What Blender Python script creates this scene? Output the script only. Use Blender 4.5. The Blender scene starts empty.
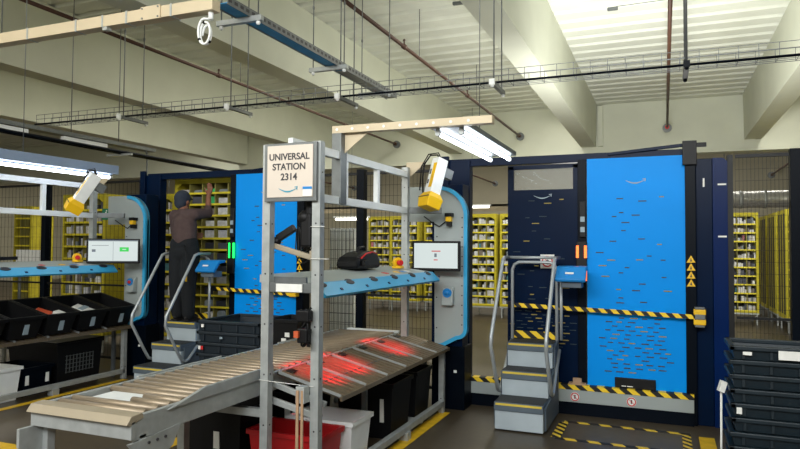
import bpy, bmesh, math, random
from mathutils import Vector, Matrix, Euler
random.seed(7)
SC = bpy.context.scene
COL = SC.collection
PI = math.pi
BAY = 4.10          # spacing between one station bay and the next along the gate wall

# ------------------------------------------------------------------ materials
def lin(c):
    f = lambda v: (v/12.92 if v <= .04045 else ((v+.055)/1.055)**2.4)
    return tuple(f(v/255.) for v in c)
MATS = {}
def mat(key, rgb=None, rough=.5, metal=0., var=.12, scale=6., bump=0., bscale=40., emit=None, es=0., spec=None, stretch=None):
    if key in MATS: return MATS[key]
    m = bpy.data.materials.new(key); m.use_nodes = True; MATS[key] = m
    nt = m.node_tree; b = nt.nodes['Principled BSDF']
    c = lin(rgb)
    b.inputs['Roughness'].default_value = rough; b.inputs['Metallic'].default_value = metal
    if spec is not None: b.inputs['Specular IOR Level'].default_value = spec
    tc = nt.nodes.new('ShaderNodeTexCoord')
    mp = nt.nodes.new('ShaderNodeMapping')
    if stretch: mp.inputs['Scale'].default_value = stretch
    nt.links.new(tc.outputs['Object'], mp.inputs['Vector'])
    nz = nt.nodes.new('ShaderNodeTexNoise'); nz.inputs['Scale'].default_value = scale; nz.inputs['Detail'].default_value = 5
    nt.links.new(mp.outputs['Vector'], nz.inputs['Vector'])
    rp = nt.nodes.new('ShaderNodeValToRGB')
    rp.color_ramp.elements[0].position = .3; rp.color_ramp.elements[1].position = .7
    rp.color_ramp.elements[0].color = (*[v*(1-var) for v in c], 1)
    rp.color_ramp.elements[1].color = (*[min(1, v*(1+var)) for v in c], 1)
    nt.links.new(nz.outputs['Fac'], rp.inputs['Fac'])
    nt.links.new(rp.outputs['Color'], b.inputs['Base Color'])
    if bump:
        n2 = nt.nodes.new('ShaderNodeTexNoise'); n2.inputs['Scale'].default_value = bscale
        nt.links.new(tc.outputs['Object'], n2.inputs['Vector'])
        bp = nt.nodes.new('ShaderNodeBump'); bp.inputs['Strength'].default_value = bump; bp.inputs['Distance'].default_value = .01
        nt.links.new(n2.outputs['Fac'], bp.inputs['Height']); nt.links.new(bp.outputs['Normal'], b.inputs['Normal'])
    if emit:
        b.inputs['Emission Color'].default_value = (*lin(emit), 1); b.inputs['Emission Strength'].default_value = es
    return m
def stripes(key, ca, cb, period, axis=(1, 1), rough=.55):
    """diagonal hazard stripes in object space: period in metres along axis mix"""
    if key in MATS: return MATS[key]
    m = bpy.data.materials.new(key); m.use_nodes = True; MATS[key] = m
    nt = m.node_tree; b = nt.nodes['Principled BSDF']; b.inputs['Roughness'].default_value = rough
    tc = nt.nodes.new('ShaderNodeTexCoord'); sp = nt.nodes.new('ShaderNodeSeparateXYZ')
    nt.links.new(tc.outputs['Object'], sp.inputs[0])
    def mth(op, a, bb=None, v=None):
        n = nt.nodes.new('ShaderNodeMath'); n.operation = op
        nt.links.new(a, n.inputs[0])
        if bb is not None: nt.links.new(bb, n.inputs[1])
        if v is not None: n.inputs[1].default_value = v
        return n.outputs[0]
    s = None
    for w, o in zip(axis, ('X', 'Y', 'Z')):
        if not w: continue
        t = mth('MULTIPLY', sp.outputs[o], v=w/period)
        s = t if s is None else mth('ADD', s, t)
    fr = mth('FRACT', s); gt = mth('GREATER_THAN', fr, v=.5)
    mx = nt.nodes.new('ShaderNodeMix'); mx.data_type = 'RGBA'
    nt.links.new(gt, mx.inputs[0]); mx.inputs[6].default_value = (*lin(ca), 1); mx.inputs[7].default_value = (*lin(cb), 1)
    nt.links.new(mx.outputs[2], b.inputs['Base Color'])
    return m

GALV = mat('galvanised', (172, 176, 174), .45, .35, .12, 14)
GALVD = mat('galvanised_dark', (112, 116, 116), .45, .5, .12, 14)
PAINTG = mat('grey_paint', (224, 228, 228), .45, 0, .06, 5)
PANELG = mat('panel_grey', (158, 166, 164), .45, 0, .05, 3)
STEPG = mat('step_grey', (172, 184, 190), .5, 0, .06, 6)
STEPD = mat('step_dark', (84, 96, 106), .6, 0, .08, 8)
TREAD = mat('tread', (45, 48, 50), .8, 0, .15, 60, bump=.3, bscale=150)
TUBEG = mat('handrail_grey', (168, 174, 176), .35, .3, .05, 5)
BLUE = mat('door_blue', (0, 146, 240), .42, 0, .05, 1.2, spec=.12)
TRIMB = mat('trim_blue', (48, 160, 208), .4, 0, .05, 4)
TRAYB = mat('tray_blue', (24, 128, 200), .35, 0, .06, 6)
NAVY = mat('navy', (1, 22, 50), .34, 0, .1, 3, spec=.1)
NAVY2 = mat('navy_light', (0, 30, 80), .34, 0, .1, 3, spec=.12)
NAVYD = mat('navy_dark', (2, 9, 20), .4, 0, .1, 3, spec=.1)
BLACK = mat('black_plastic', (12, 12, 14), .5, 0, .15, 12, spec=.3)
BLACKF = mat('black_crate', (12, 13, 16), .5, 0, .2, 10, bump=.1, spec=.3)
TEAL = mat('dark_teal_crate', (8, 27, 36), .5, 0, .15, 8, bump=.08)
DTOTE = mat('charcoal_crate', (22, 33, 42), .5, 0, .15, 8, bump=.08)
MESHB = mat('mesh_black', (14, 15, 16), .5, .3, .1, 5)
YEL = mat('pod_yellow', (182, 168, 34), .75, 0, .14, 9, bump=.15, bscale=60)
YELL = mat('pod_lip', (222, 204, 44), .6, 0, .1, 9)
PODSHADE = mat('pod_inside_shade', (84, 80, 58), .9, 0, .2, 9)  # shade of the pod's depth put into the colour
YPAINT = mat('safety_yellow', (240, 190, 20), .45, 0, .06, 8)
YFLOOR = mat('floor_yellow', (222, 178, 30), .5, 0, .14, 12)
WHITE = mat('white_plastic', (240, 242, 240), .4, 0, .04, 8)
PAPER = mat('paper_white', (232, 232, 226), .7, 0, .05, 20)
RED = mat('red_crate', (176, 22, 26), .38, 0, .1, 8)
REDS = mat('red_mark', (206, 36, 40), .5, 0, .05, 8)
CREAM = mat('cream_paint', (203, 205, 188), .7, 0, .05, 1.3)
CREAMD = mat('cream_deck', (212, 214, 202), .6, 0, .06, 2.0)
BEIGE = mat('beige_wall', (196, 190, 168), .75, 0, .05, .7)
TRUNK = mat('trunking_cream', (206, 190, 160), .55, 0, .04, 3)
BROWN = mat('pipe_brown', (72, 46, 34), .5, .1, .15, 6)
SIGNC = mat('sign_cream', (212, 200, 186), .55, 0, .03, 3)
INK = mat('ink_dark', (60, 58, 60), .6, 0, .05, 9)
TEALLOGO = mat('logo_teal', (52, 150, 176), .5, 0, .04, 9)
GREYLOGO = mat('logo_grey', (150, 168, 178), .5, 0, .04, 9)
ROLL = mat('roller', (158, 142, 120), .42, .45, .12, 20, stretch=(1, 8, 8))
CHUTE = mat('chute_steel', (128, 114, 94), .32, .5, .25, 18, stretch=(2, 14, 4))
SILV = mat('silver_foil', (206, 206, 202), .3, .7, .12, 12, bump=.6, bscale=14)
ORANGE = mat('orange_lens', (255, 130, 50), .4, 0, .02, 5, emit=(255, 110, 40), es=1.6)
GREEN = mat('green_lens', (30, 230, 90), .4, 0, .02, 5, emit=(20, 255, 80), es=3.0)
TUBEL = mat('tube_light', (255, 255, 255), .4, 0, 0, 5, emit=(238, 246, 255), es=14)
TUBEF = mat('tube_light_far', (255, 255, 255), .4, 0, 0, 5, emit=(255, 250, 232), es=4)
SCREEN = mat('screen_white', (60, 62, 62), .3, 0, .01, 4, emit=(226, 238, 236), es=.82)
SGREEN = mat('screen_green', (40, 180, 70), .4, 0, .02, 4, emit=(40, 190, 70), es=.6)
SGREY = mat('screen_grey', (90, 98, 106), .4, 0, .02, 4, emit=(120, 132, 140), es=.3)
SRED = mat('screen_red', (180, 60, 60), .4, 0, .02, 4, emit=(200, 90, 90), es=.3)
LENSP = mat('lens_dark', (22, 22, 36), .6, 0, .1, 8)
HAZ = stripes('hazard_belt', (18, 18, 18), (244, 206, 40), .105, (1, 0, .9))
HAZS = stripes('hazard_sill', (18, 18, 18), (244, 206, 40), .135, (1, 0, 1.2))
HAZF = stripes('hazard_floor', (26, 24, 22), (226, 190, 50), .11, (1, 1.0, 0))
HAZT = stripes('hazard_tape', (26, 24, 22), (226, 190, 50), .19, (1, .6, 0))
SKIN = mat('skin', (128, 84, 64), .55, 0, .08, 12)
SHIRT = mat('shirt', (78, 62, 60), .9, 0, .12, 18, bump=.3, bscale=60)
TROUS = mat('trousers', (12, 17, 22), .9, 0, .12, 18, bump=.3, bscale=60)
CAPM = mat('cap_dark', (38, 46, 60), .85, 0, .1, 18)
SHOE = mat('shoe', (24, 22, 22), .6, 0, .1, 18)
LIPM = mat('end_lip', (160, 148, 126), .5, .15, .06, 6)
WOODS = mat('tan_strip', (170, 138, 108), .6, 0, .12, 10)
FRAMEY = mat('window_tint', (196, 190, 172), .25, 0, .04, 2)

# glass for the navy door's window
def glassmat():
    m = bpy.data.materials.new('door_glass'); m.use_nodes = True
    b = m.node_tree.nodes['Principled BSDF']
    b.inputs['Base Color'].default_value = (.9, .92, .9, 1); b.inputs['Roughness'].default_value = .08
    b.inputs['Transmission Weight'].default_value = .85; b.inputs['IOR'].default_value = 1.1
    nz = m.node_tree.nodes.new('ShaderNodeTexNoise'); nz.inputs['Scale'].default_value = 3
    mr = m.node_tree.nodes.new('ShaderNodeMapRange'); mr.inputs[3].default_value = .01; mr.inputs[4].default_value = .04
    m.node_tree.links.new(nz.outputs['Fac'], mr.inputs[0]); m.node_tree.links.new(mr.outputs[0], b.inputs['Roughness'])
    return m
GLASS = glassmat()

# ------------------------------------------------------------------ mesh builder
class MB:
    def __init__(s): s.bm = bmesh.new(); s.mi = 0
    def _f(s, vs, smooth=False):
        try:
            f = s.bm.faces.new(vs); f.material_index = s.mi; f.smooth = smooth; return f
        except ValueError: return None
    def box(s, c, d, rot=None):
        M = (rot if isinstance(rot, Matrix) else Euler(rot).to_matrix()) if rot is not None else Matrix.Identity(3)
        c = Vector(c); v = []
        for z in (-.5, .5):
            for y in (-.5, .5):
                for x in (-.5, .5): v.append(s.bm.verts.new(c + M @ Vector((x*d[0], y*d[1], z*d[2]))))
        for q in ((0,2,3,1),(4,5,7,6),(0,1,5,4),(2,6,7,3),(0,4,6,2),(1,3,7,5)): s._f([v[i] for i in q])
        return s
    def mm(s, x0, x1, y0, y1, z0, z1): return s.box(((x0+x1)/2,(y0+y1)/2,(z0+z1)/2),(abs(x1-x0),abs(y1-y0),abs(z1-z0)))
    def bar(s, a, b, w, h, up=(0,0,1)):
        a, b = Vector(a), Vector(b); d = b-a; L = d.length; d.normalize(); up = Vector(up)
        if abs(d.dot(up)) > .98: up = Vector((0,1,0))
        x = d.cross(up).normalized(); z = x.cross(d)
        M = Matrix((x, d, z)).transposed()
        return s.box((a+b)/2, (w, L, h), M)
    def tube(s, pts, r, n=10, caps=True):
        pts = [Vector(p) for p in pts]; rr = r if isinstance(r, (list, tuple)) else [r]*len(pts)
        rings = []; prev = None
        for i, p in enumerate(pts):
            if i == 0: t = pts[1]-p
            elif i == len(pts)-1: t = p-pts[i-1]
            else: t = (pts[i+1]-p).normalized()+(p-pts[i-1]).normalized()
            t.normalize()
            if prev is None:
                u = t.orthogonal().normalized()
            else:
                u = prev - t*prev.dot(t)
                u = u.normalized() if u.length > 1e-6 else t.orthogonal().normalized()
            prev = u; w = t.cross(u)
            rings.append([s.bm.verts.new(p + (u*math.cos(2*PI*k/n)+w*math.sin(2*PI*k/n))*rr[i]) for k in range(n)])
        for a, b in zip(rings, rings[1:]):
            for k in range(n): s._f([a[k], a[(k+1)%n], b[(k+1)%n], b[k]], True)
        if caps: s._f(rings[0][::-1]); s._f(rings[-1])
        return s
    def rod(s, a, b, r, n=8): return s.tube([a, b], r, n)
    def prism(s, pts, plane, a0, a1):
        def P(u, v, a): return {'XZ': (u, a, v), 'YZ': (a, u, v), 'XY': (u, v, a)}[plane]
        A = [s.bm.verts.new(P(u, v, a0)) for u, v in pts]; B = [s.bm.verts.new(P(u, v, a1)) for u, v in pts]
        s._f(A); s._f(B[::-1]); n = len(pts)
        for i in range(n): s._f([A[i], B[i], B[(i+1)%n], A[(i+1)%n]])
        return s
    def ball(s, c, r, sc=(1,1,1), seg=14, rot=None):
        M = Matrix.Translation(Vector(c)) @ (Euler(rot).to_matrix().to_4x4() if rot else Matrix.Identity(4)) @ Matrix.Diagonal((r*sc[0], r*sc[1], r*sc[2], 1))
        g = bmesh.ops.create_uvsphere(s.bm, u_segments=seg, v_segments=max(6, seg//2+1), radius=1, matrix=M)
        for v in g['verts']:
            for f in v.link_faces: f.smooth = True; f.material_index = s.mi
        return s
    def ring(s, c, r0, r1, axis='Y', t=.003, n=28):
        c = Vector(c)
        def P(r, k, a):
            u, v = r*math.cos(2*PI*k/n), r*math.sin(2*PI*k/n)
            return c + Vector({'Y': (u, a, v), 'X': (a, u, v), 'Z': (u, v, a)}[axis])
        L = [[s.bm.verts.new(P(r, k, a)) for k in range(n)] for r, a in ((r0,-t),(r1,-t),(r1,t),(r0,t))]
        for i in range(4):
            A, B = L[i], L[(i+1)%4]
            for k in range(n): s._f([A[k], A[(k+1)%n], B[(k+1)%n], B[k]])
        return s
    def tub(s, x0, x1, y0, y1, z0, z1, t=.012, taper=.03, M=None):
        """open topped, tapered crate shell with real wall thickness"""
        def R(z, ins, off): return [(x0+ins+off, y0+ins+off, z),(x1-ins-off, y0+ins+off, z),(x1-ins-off, y1-ins-off, z),(x0+ins+off, y1-ins-off, z)]
        L = [R(z0, taper, 0), R(z1, 0, 0), R(z1, 0, t), R(z0+t, taper, t)]
        V = [[s.bm.verts.new(M @ Vector(p) if M else p) for p in r] for r in L]
        for A, B in zip(V, V[1:]):
            for k in range(4): s._f([A[k], A[(k+1)%4], B[(k+1)%4], B[k]])
        s._f(V[0][::-1]); s._f(V[3]); return s
    def build(s, name, m, parent=None, bevel=0., normals=True):
        if normals: bmesh.ops.recalc_face_normals(s.bm, faces=s.bm.faces)
        if parent is not None:
            mw = world(parent)
            bmesh.ops.transform(s.bm, matrix=mw.inverted(), verts=s.bm.verts)
        me = bpy.data.meshes.new(name); s.bm.to_mesh(me); s.bm.free()
        for x in (m if isinstance(m, (list, tuple)) else [m]): me.materials.append(x)
        o = bpy.data.objects.new(name, me); COL.objects.link(o)
        if parent is not None: o.parent = parent
        if bevel:
            b = o.modifiers.new('bevel', 'BEVEL'); b.width = bevel; b.segments = 2; b.limit_method = 'ANGLE'
        return o
def world(o):
    M = Matrix.Identity(4)
    while o is not None:
        M = (Matrix.Translation(o.location) @ o.rotation_euler.to_matrix().to_4x4()) @ M; o = o.parent
    return M
def tag(o, label, cat, group=None, kind=None):
    o['label'] = label; o['category'] = cat
    if group: o['group'] = group
    if kind: o['kind'] = kind
    return o
def thing(name, label, cat, loc, rz=0, group=None):
    o = bpy.data.objects.new(name, None); o.empty_display_size = .1; COL.objects.link(o)
    o.location = loc; o.rotation_euler = (0, 0, rz); return tag(o, label, cat, group)
def struct(name, mb, m, label=None, cat=None):
    o = mb.build(name, m); o['kind'] = 'structure'
    if label: o['label'] = label
    if cat: o['category'] = cat
    return o
def dup(root, loc, label, group=None):
    r = root.copy(); COL.objects.link(r); r.location = loc; r['label'] = label
    if group: r['group'] = group
    for ch in list(root.children):
        c = ch.copy(); COL.objects.link(c); c.parent = r
        for g in list(ch.children):
            d = g.copy(); COL.objects.link(d); d.parent = c
    return r
def lettering(text, size, m, parent, M, name='lettering', extrude=.001):
    cu = bpy.data.curves.new('t', 'FONT'); cu.body = text; cu.size = size; cu.align_x = 'CENTER'; cu.align_y = 'CENTER'; cu.extrude = extrude
    cu.offset = size*.022
    t = bpy.data.objects.new('t', cu); COL.objects.link(t)
    me = bpy.data.meshes.new_from_object(t.evaluated_get(bpy.context.evaluated_depsgraph_get()))
    bpy.data.objects.remove(t); me.name = name
    me.transform(world(parent).inverted() @ M); me.materials.clear(); me.materials.append(m)
    o = bpy.data.objects.new(name, me); COL.objects.link(o); o.parent = parent; return o
def hangers(r, pts, z0, z1=5.399, rad=.006, m=None):
    for x, y in pts: MB().rod((x, y, z0), (x, y, z1), rad).build('hanger', m or GALVD, r)
FACE = Matrix.Rotation(PI/2, 4, 'X')     # text in XZ plane facing -Y
def smile(mb, cx, y, cz, w, t=.002):
    """curved arrow mark under a word, lying in a plane facing -Y"""
    n = 18; up, lo = [], []
    for i in range(n+1):
        u = i/n; x = cx-w/2+w*u; z = cz-.16*w*math.sin(PI*u)*1.0
        th = w*.02+w*.05*math.sin(PI*min(1, u*1.05))
        up.append((x, z+th*.5)); lo.append((x, z-th*.5))
    mb.prism(up+lo[::-1], 'XZ', y-t, y)
    x, z = cx+w/2, cz
    mb.prism([(x-w*.12, z+w*.07),(x+w*.05, z+w*.09),(x+w*.03, z-w*.09),(x-w*.01, z-w*.06),(x+w*.005, z+w*.045),(x-w*.11, z+w*.04)], 'XZ', y-t, y)
    return mb

# ------------------------------------------------------------------ camera
def camera():
    yaw, pitch, roll, f = .38721, .033903, .0063107, 647.76
    cy, sy = math.cos(yaw), math.sin(yaw)
    F = Vector((-sy*math.cos(pitch), cy*math.cos(pitch), math.sin(pitch))); r = Vector((cy, sy, 0)); u = r.cross(F)
    R = math.cos(roll)*r+math.sin(roll)*u; U = -math.sin(roll)*r+math.cos(roll)*u
    cd = bpy.data.cameras.new('camera'); cd.sensor_width = 36; cd.lens = f/800*36; cd.clip_start = .05; cd.clip_end = 200
    c = bpy.data.objects.new('camera', cd); COL.objects.link(c)
    c.matrix_world = Matrix(((R.x,U.x,-F.x,0),(R.y,U.y,-F.y,0),(R.z,U.z,-F.z,1.6),(0,0,0,1)))
    SC.camera = c
camera()

# ------------------------------------------------------------------ setting
def floor_mat():
    m = bpy.data.materials.new('floor_concrete'); m.use_nodes = True; nt = m.node_tree; b = nt.nodes['Principled BSDF']
    tc = nt.nodes.new('ShaderNodeTexCoord')
    n1 = nt.nodes.new('ShaderNodeTexNoise'); n1.inputs['Scale'].default_value = .8; n1.inputs['Detail'].default_value = 8
    n2 = nt.nodes.new('ShaderNodeTexNoise'); n2.inputs['Scale'].default_value = 14; n2.inputs['Detail'].default_value = 6
    for n in (n1, n2): nt.links.new(tc.outputs['Object'], n.inputs['Vector'])
    ad = nt.nodes.new('ShaderNodeMath'); ad.operation = 'MULTIPLY_ADD'; nt.links.new(n2.outputs['Fac'], ad.inputs[0]); ad.inputs[1].default_value = .35
    nt.links.new(n1.outputs['Fac'], ad.inputs[2])
    rp = nt.nodes.new('ShaderNodeValToRGB'); e = rp.color_ramp.elements
    e[0].position = .45; e[0].color = (*lin((60, 52, 40)), 1); e[1].position = .85; e[1].color = (*lin((86, 75, 58)), 1)
    nt.links.new(ad.outputs[0], rp.inputs['Fac']); nt.links.new(rp.outputs['Color'], b.inputs['Base Color'])
    mr = nt.nodes.new('ShaderNodeMapRange'); mr.inputs[3].default_value = .32; mr.inputs[4].default_value = .5
    nt.links.new(n1.outputs['Fac'], mr.inputs[0]); nt.links.new(mr.outputs[0], b.inputs['Roughness'])
    bp = nt.nodes.new('ShaderNodeBump'); bp.inputs['Strength'].default_value = .08; nt.links.new(n2.outputs['Fac'], bp.inputs['Height']); nt.links.new(bp.outputs['Normal'], b.inputs['Normal'])
    return m
XL, XR, YB, YF = -26., 9.5, -4., 27.
struct('floor', MB().mm(XL, XR, YB, YF, -.1, 0), floor_mat(), 'dark brown sealed concrete floor', 'floor')
# corrugated deck: flat pans with narrow raised flutes, running across the beams
def deck():
    mb = MB(); prof = []; y = 1.0; z = 5.4
    while y < YF:
        prof += [(y, z), (y+.30, z), (y+.34, z+.045), (y+.42, z+.045), (y+.46, z)]; y += .46
    A = [mb.bm.verts.new((XL, a, b)) for a, b in prof]; B = [mb.bm.verts.new((XR, a, b)) for a, b in prof]
    for i in range(len(prof)-1): mb._f([A[i], B[i], B[i+1], A[i+1]])
    return mb
d_ = deck(); d_.mm(XL, XR, 1, YF, 5.6, 5.7)
struct('ceiling', d_, CREAMD, 'cream corrugated steel deck ceiling', 'ceiling')
for i, x in enumerate((-12.75, -9.05, -5.35, -1.66, 2.22)):
    struct('ceiling_beam', MB().prism([(x-.38, 4.28),(x, 4.28),(x+.02, 5.4),(x-.40, 5.4)], 'XZ', -2, 17.86), CREAM, None, None)
struct('wall_back', MB().mm(XL, XR, 17.9, 18.2, 4.0, 5.6).mm(XL, XR, 17.80, 17.9, 4.0, 4.06), CREAM, 'cream girder wall above the gates', 'wall')
for i, x in enumerate((-12.9, -9.2, -5.5, -1.58, 2.1)):
    p = MB().mm(x-.02, x+.1, 17.76, 17.9, 4.28, 5.35)
    for k in range(7): p.box((x+.04, 17.755, 4.4+k*.14), (.035, .012, .035))
    struct('trim_%d' % (i+1), p, CREAM)
struct('wall_far', MB().mm(XL, XR, 26.6, 26.9, 0, 5.5), BEIGE, 'beige wall at the far end of the storage field', 'wall')
struct('wall_right', MB().mm(XR, XR+.2, 1, YF, 0, 5.5), BEIGE)
struct('wall_left', MB().mm(XL-.2, XL, 1, YF, 0, 5.5), BEIGE)

# ------------------------------------------------------------------ floor markings
def tape(name, label, x0, x1, y0, y1, m=YFLOOR, group=None):
    return tag(MB().mm(x0, x1, y0, y1, .0005, .004).build(name, m), label, 'floor marking', group)
tape('floor_tape', 'yellow floor tape running beside the white bin and frame towards the steps', -2.03, -1.92, 3.9, 6.02)
tape('floor_tape', 'thin yellow floor tape along the open black crates station', -5.98, -5.90, 3.6, 5.95)
tape('floor_tape', 'yellow floor tape across the aisle before the roller conveyor end', -6.4, -4.42, 3.55, 3.68)
tape('floor_tape', 'short yellow floor tape beneath the roller conveyor', -3.76, -3.62, 3.6, 4.5)
tape('floor_tape', 'yellow floor tape at the foot of the dark tote stack', .26, .38, 5.2, 6.1)
# black and yellow chequered rectangle in front of the blue door
tape('hazard_tape', 'black and yellow floor tape, side of rectangle closest to the gate sill', -.86, .20, 6.12, 6.17, HAZT)
tape('hazard_tape', 'black and yellow floor tape, side of rectangle farthest from the gate sill', -.86, .20, 5.56, 5.61, HAZT)
tape('hazard_tape', 'black and yellow floor tape, short side of rectangle beside the step ladder', -.90, -.82, 5.62, 6.11, HAZF)
tape('hazard_tape', 'black and yellow floor tape, short side of rectangle near the navy panel', .13, .20, 5.62, 6.11, HAZF)

# ------------------------------------------------------------------ gate bays
def slots(mb, x0, x1, y, rects, w=.06, h=.009):
    for (cx, cz, k) in rects: mb.box((cx, y, cz), (w*k, .006, h))
    return mb
def slot_cells(x0, x1, n_sparse, zs_dense):
    out = []; rnd = random.Random(11); used = []
    xm, w = (x0+x1)/2, (x1-x0)
    for i in range(n_sparse):
        z = rnd.uniform(1.0, 2.08); sp = .17+.16*abs(math.sin(z*3.2)); x = xm+rnd.uniform(-1, 1)*sp*w*1.2
        if any(abs(x-a) < .10 and abs(z-b) < .035 for a, b in used): continue
        used.append((x, z)); out.append((x, z, rnd.choice((.7, 1, 1.2))))
    for r, z in enumerate(zs_dense):
        k = 6 - abs(r-len(zs_dense)//3)//4
        for j in range(k):
            x = xm+(j-(k-1)/2)*.105+(.03 if r % 2 else -.03)
            if rnd.random() < .86: out.append((x+rnd.uniform(-.01, .01), z, rnd.choice((.8, 1, 1.1))))
    return out
def no_sign(parent, x, y, z, r, square=False, name='prohibition_sign'):
    s_ = MB().ring((x, y, z), 0.0005, r*1.08, 'Y', .002)
    if square: s_.box((x, y+.001, z), (r*2.5, .004, r*2.5))
    o = s_.build(name, PAPER, parent)
    MB().ring((x, y-.003, z), r*.78, r, 'Y', .002).bar((x-r*.6, y-.003, z+r*.6), (x+r*.6, y-.003, z-r*.6), .004, r*.16, (0, 1, 0)).build('red_ring', REDS, o)
    h = MB().ball((x, y-.002, z-.1*r), r*.36, (1, .1, 1.2)) if square else MB().ball((x, y-.002, z+.25*r), r*.2, (1, .1, 1)).box((x, y-.002, z-.15*r), (r*.3, .003, r*.55))
    h.build('black_symbol', INK, o)
def bay(dx, closed, L):
    root = thing('gate_frame', L['frame'], 'gate', (-1.0+dx, 6.55, 0))
    P = lambda n, mb, m=NAVY, bevel=.004, par=root: mb.build(n, m, par, bevel)
    X = lambda v: v+dx
    P('post', MB().mm(X(-2.17), X(-1.87), 6.5, 6.62, 0, 2.5).mm(X(-2.17), X(-2.09), 6.46, 6.5, 0, 2.55))
    P('post', MB().mm(X(-.78), X(-.70), 6.5, 6.62, 0, 2.46), NAVYD)
    P('post', MB().mm(X(.18), X(.27), 6.46, 6.62, 0, 2.57), NAVYD)
    P('header', MB().mm(X(-2.1), X(.2), 6.52, 6.62, 2.44, 2.52).bar((X(-.5), 6.52, 2.50), (X(.2), 6.5, 2.555), .03, .03))
    P('top_bracket', MB().mm(X(.16), X(.28), 6.42, 6.46, 2.36, 2.58).mm(X(.27), X(.36), 6.43, 6.46, 2.52, 2.56), BLACK)
    s = P('sill', MB().mm(X(-1.87), X(.24), 6.42, 6.5, .12, .24), PANELG)
    MB().mm(X(-1.87), X(.24), 6.43, 6.52, 0, .12).build('kick_board', NAVYD, s)
    MB().mm(X(-1.87), X(.24), 6.415, 6.50, .24, .285).build('hazard_strip', HAZS, s)
    for cx in (-.80, -.29): no_sign(s, X(cx), 6.416, .175, .04)
    # fixed blue panel with slotted cut-outs
    pm = MB().mm(X(-.69), X(.18), 6.49, 6.52, .285, 2.46)
    cells = slot_cells(X(-.69), X(.18), 44, [.43+.039*i for i in range(15)])
    am = mat('amber_slot', (150, 132, 60), .6)
    for i, c in enumerate(cells):
        pm.mi = 1 if i % 4 else 2; slots(pm, 0, 0, 6.4885, [c])
    bp = P('blue_panel', pm, [BLUE, INK, am], 0)
    smile(MB(), X(-.25), 6.489, 2.24, .17).build('smile_mark', GREYLOGO, bp)
    MB().mm(X(-.44), X(-.08), 6.47, 6.49, .285, .38).build('vent_box', BLACK, bp, .004)
    MB().mm(X(-.38), X(-.34), 6.468, 6.472, .30, .308).mm(X(-.33), X(-.28), 6.468, 6.472, .30, .308).build('vent_label', PAPER, bp)
    # signal light on the middle post
    lens = ORANGE if closed else GREEN
    sg = MB().mm(X(-.79), X(-.69), 6.46, 6.5, 1.26, 1.66).mm(X(-.76), X(-.70), 6.47, 6.5, 1.70, 2.05)
    sg = sg.build('signal_column', BLACK, root, .006)
    if closed:
        for a, b in ((-.79, -.765), (-.715, -.69)):
            MB().mm(X(a), X(b), 6.452, 6.46, 1.50, 1.62).build('orange_lens', lens, sg)
        MB().mm(X(-.715), X(-.69), 6.452, 6.46, 1.28, 1.38).build('orange_lens', lens, sg)
    else:
        for a, b in ((-.76, -.745), (-.70, -.675)):
            MB().mm(X(a), X(b), 6.450, 6.46, 1.45, 1.63).build('green_lens', lens, sg)
    for zb in (1.75, 1.85): MB().mm(X(-.75), X(-.71), 6.462, 6.47, zb, zb+.05).build('button', GREYLOGO, sg)
    for k in range(4):
        z = 1.50-.072*k
        t_ = MB().prism([(X(.225)-.037, z-.03), (X(.225)+.037, z-.03), (X(.225), z+.036)], 'XZ', 6.456, 6.46).build('warning_triangle', YPAINT, root)
        MB().prism([(X(.225)-.009, z-.02), (X(.225)+.009, z-.02), (X(.225), z+.016)], 'XZ', 6.4535, 6.456).build('warning_symbol', INK, t_)
    if closed:
        dr = thing('sliding_door', L['door'], 'door', (X(-1.11), 6.58, 0))
        m = MB().mm(X(-1.48), X(-.785), 6.55, 6.585, .24, 2.18).mm(X(-1.48), X(-1.42), 6.55, 6.585, 2.18, 2.42).mm(X(-.83), X(-.785), 6.55, 6.585, 2.18, 2.42).mm(X(-1.48), X(-.785), 6.55, 6.585, 2.39, 2.43)
        MB().mm(X(-1.42), X(-.83), 6.565, 6.572, 2.18, 2.39).build('window_pane', GLASS, dr)
        cells = slot_cells(X(-1.48), X(-.78), 40, [.62+.034*i for i in range(12)])
        for i, c in enumerate(cells):
            m.mi = 2 if i % 3 else 1; slots(m, 0, 0, 6.5485, [c], h=.009 if i % 3 == 0 else .006)
        m.build('door_panel', [NAVY, am, mat('slot_dim', (44, 62, 70), .6)], dr)
        smile(MB(), X(-1.13), 6.549, 2.12, .17).build('smile_mark', GREYLOGO, dr)
        no_sign(dr, X(-1.08), 6.545, 1.46, .055, True)
    return root
bay(0, True, {'frame': 'navy steel gate frame with blue slotted panel, orange signal lights and closed navy door',
              'door': 'navy sliding door with window, slot pattern and hand prohibition sign'})
bay(-BAY, False, {'frame': 'navy steel gate frame with blue slotted panel and green signal light beside the person'})
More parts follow.
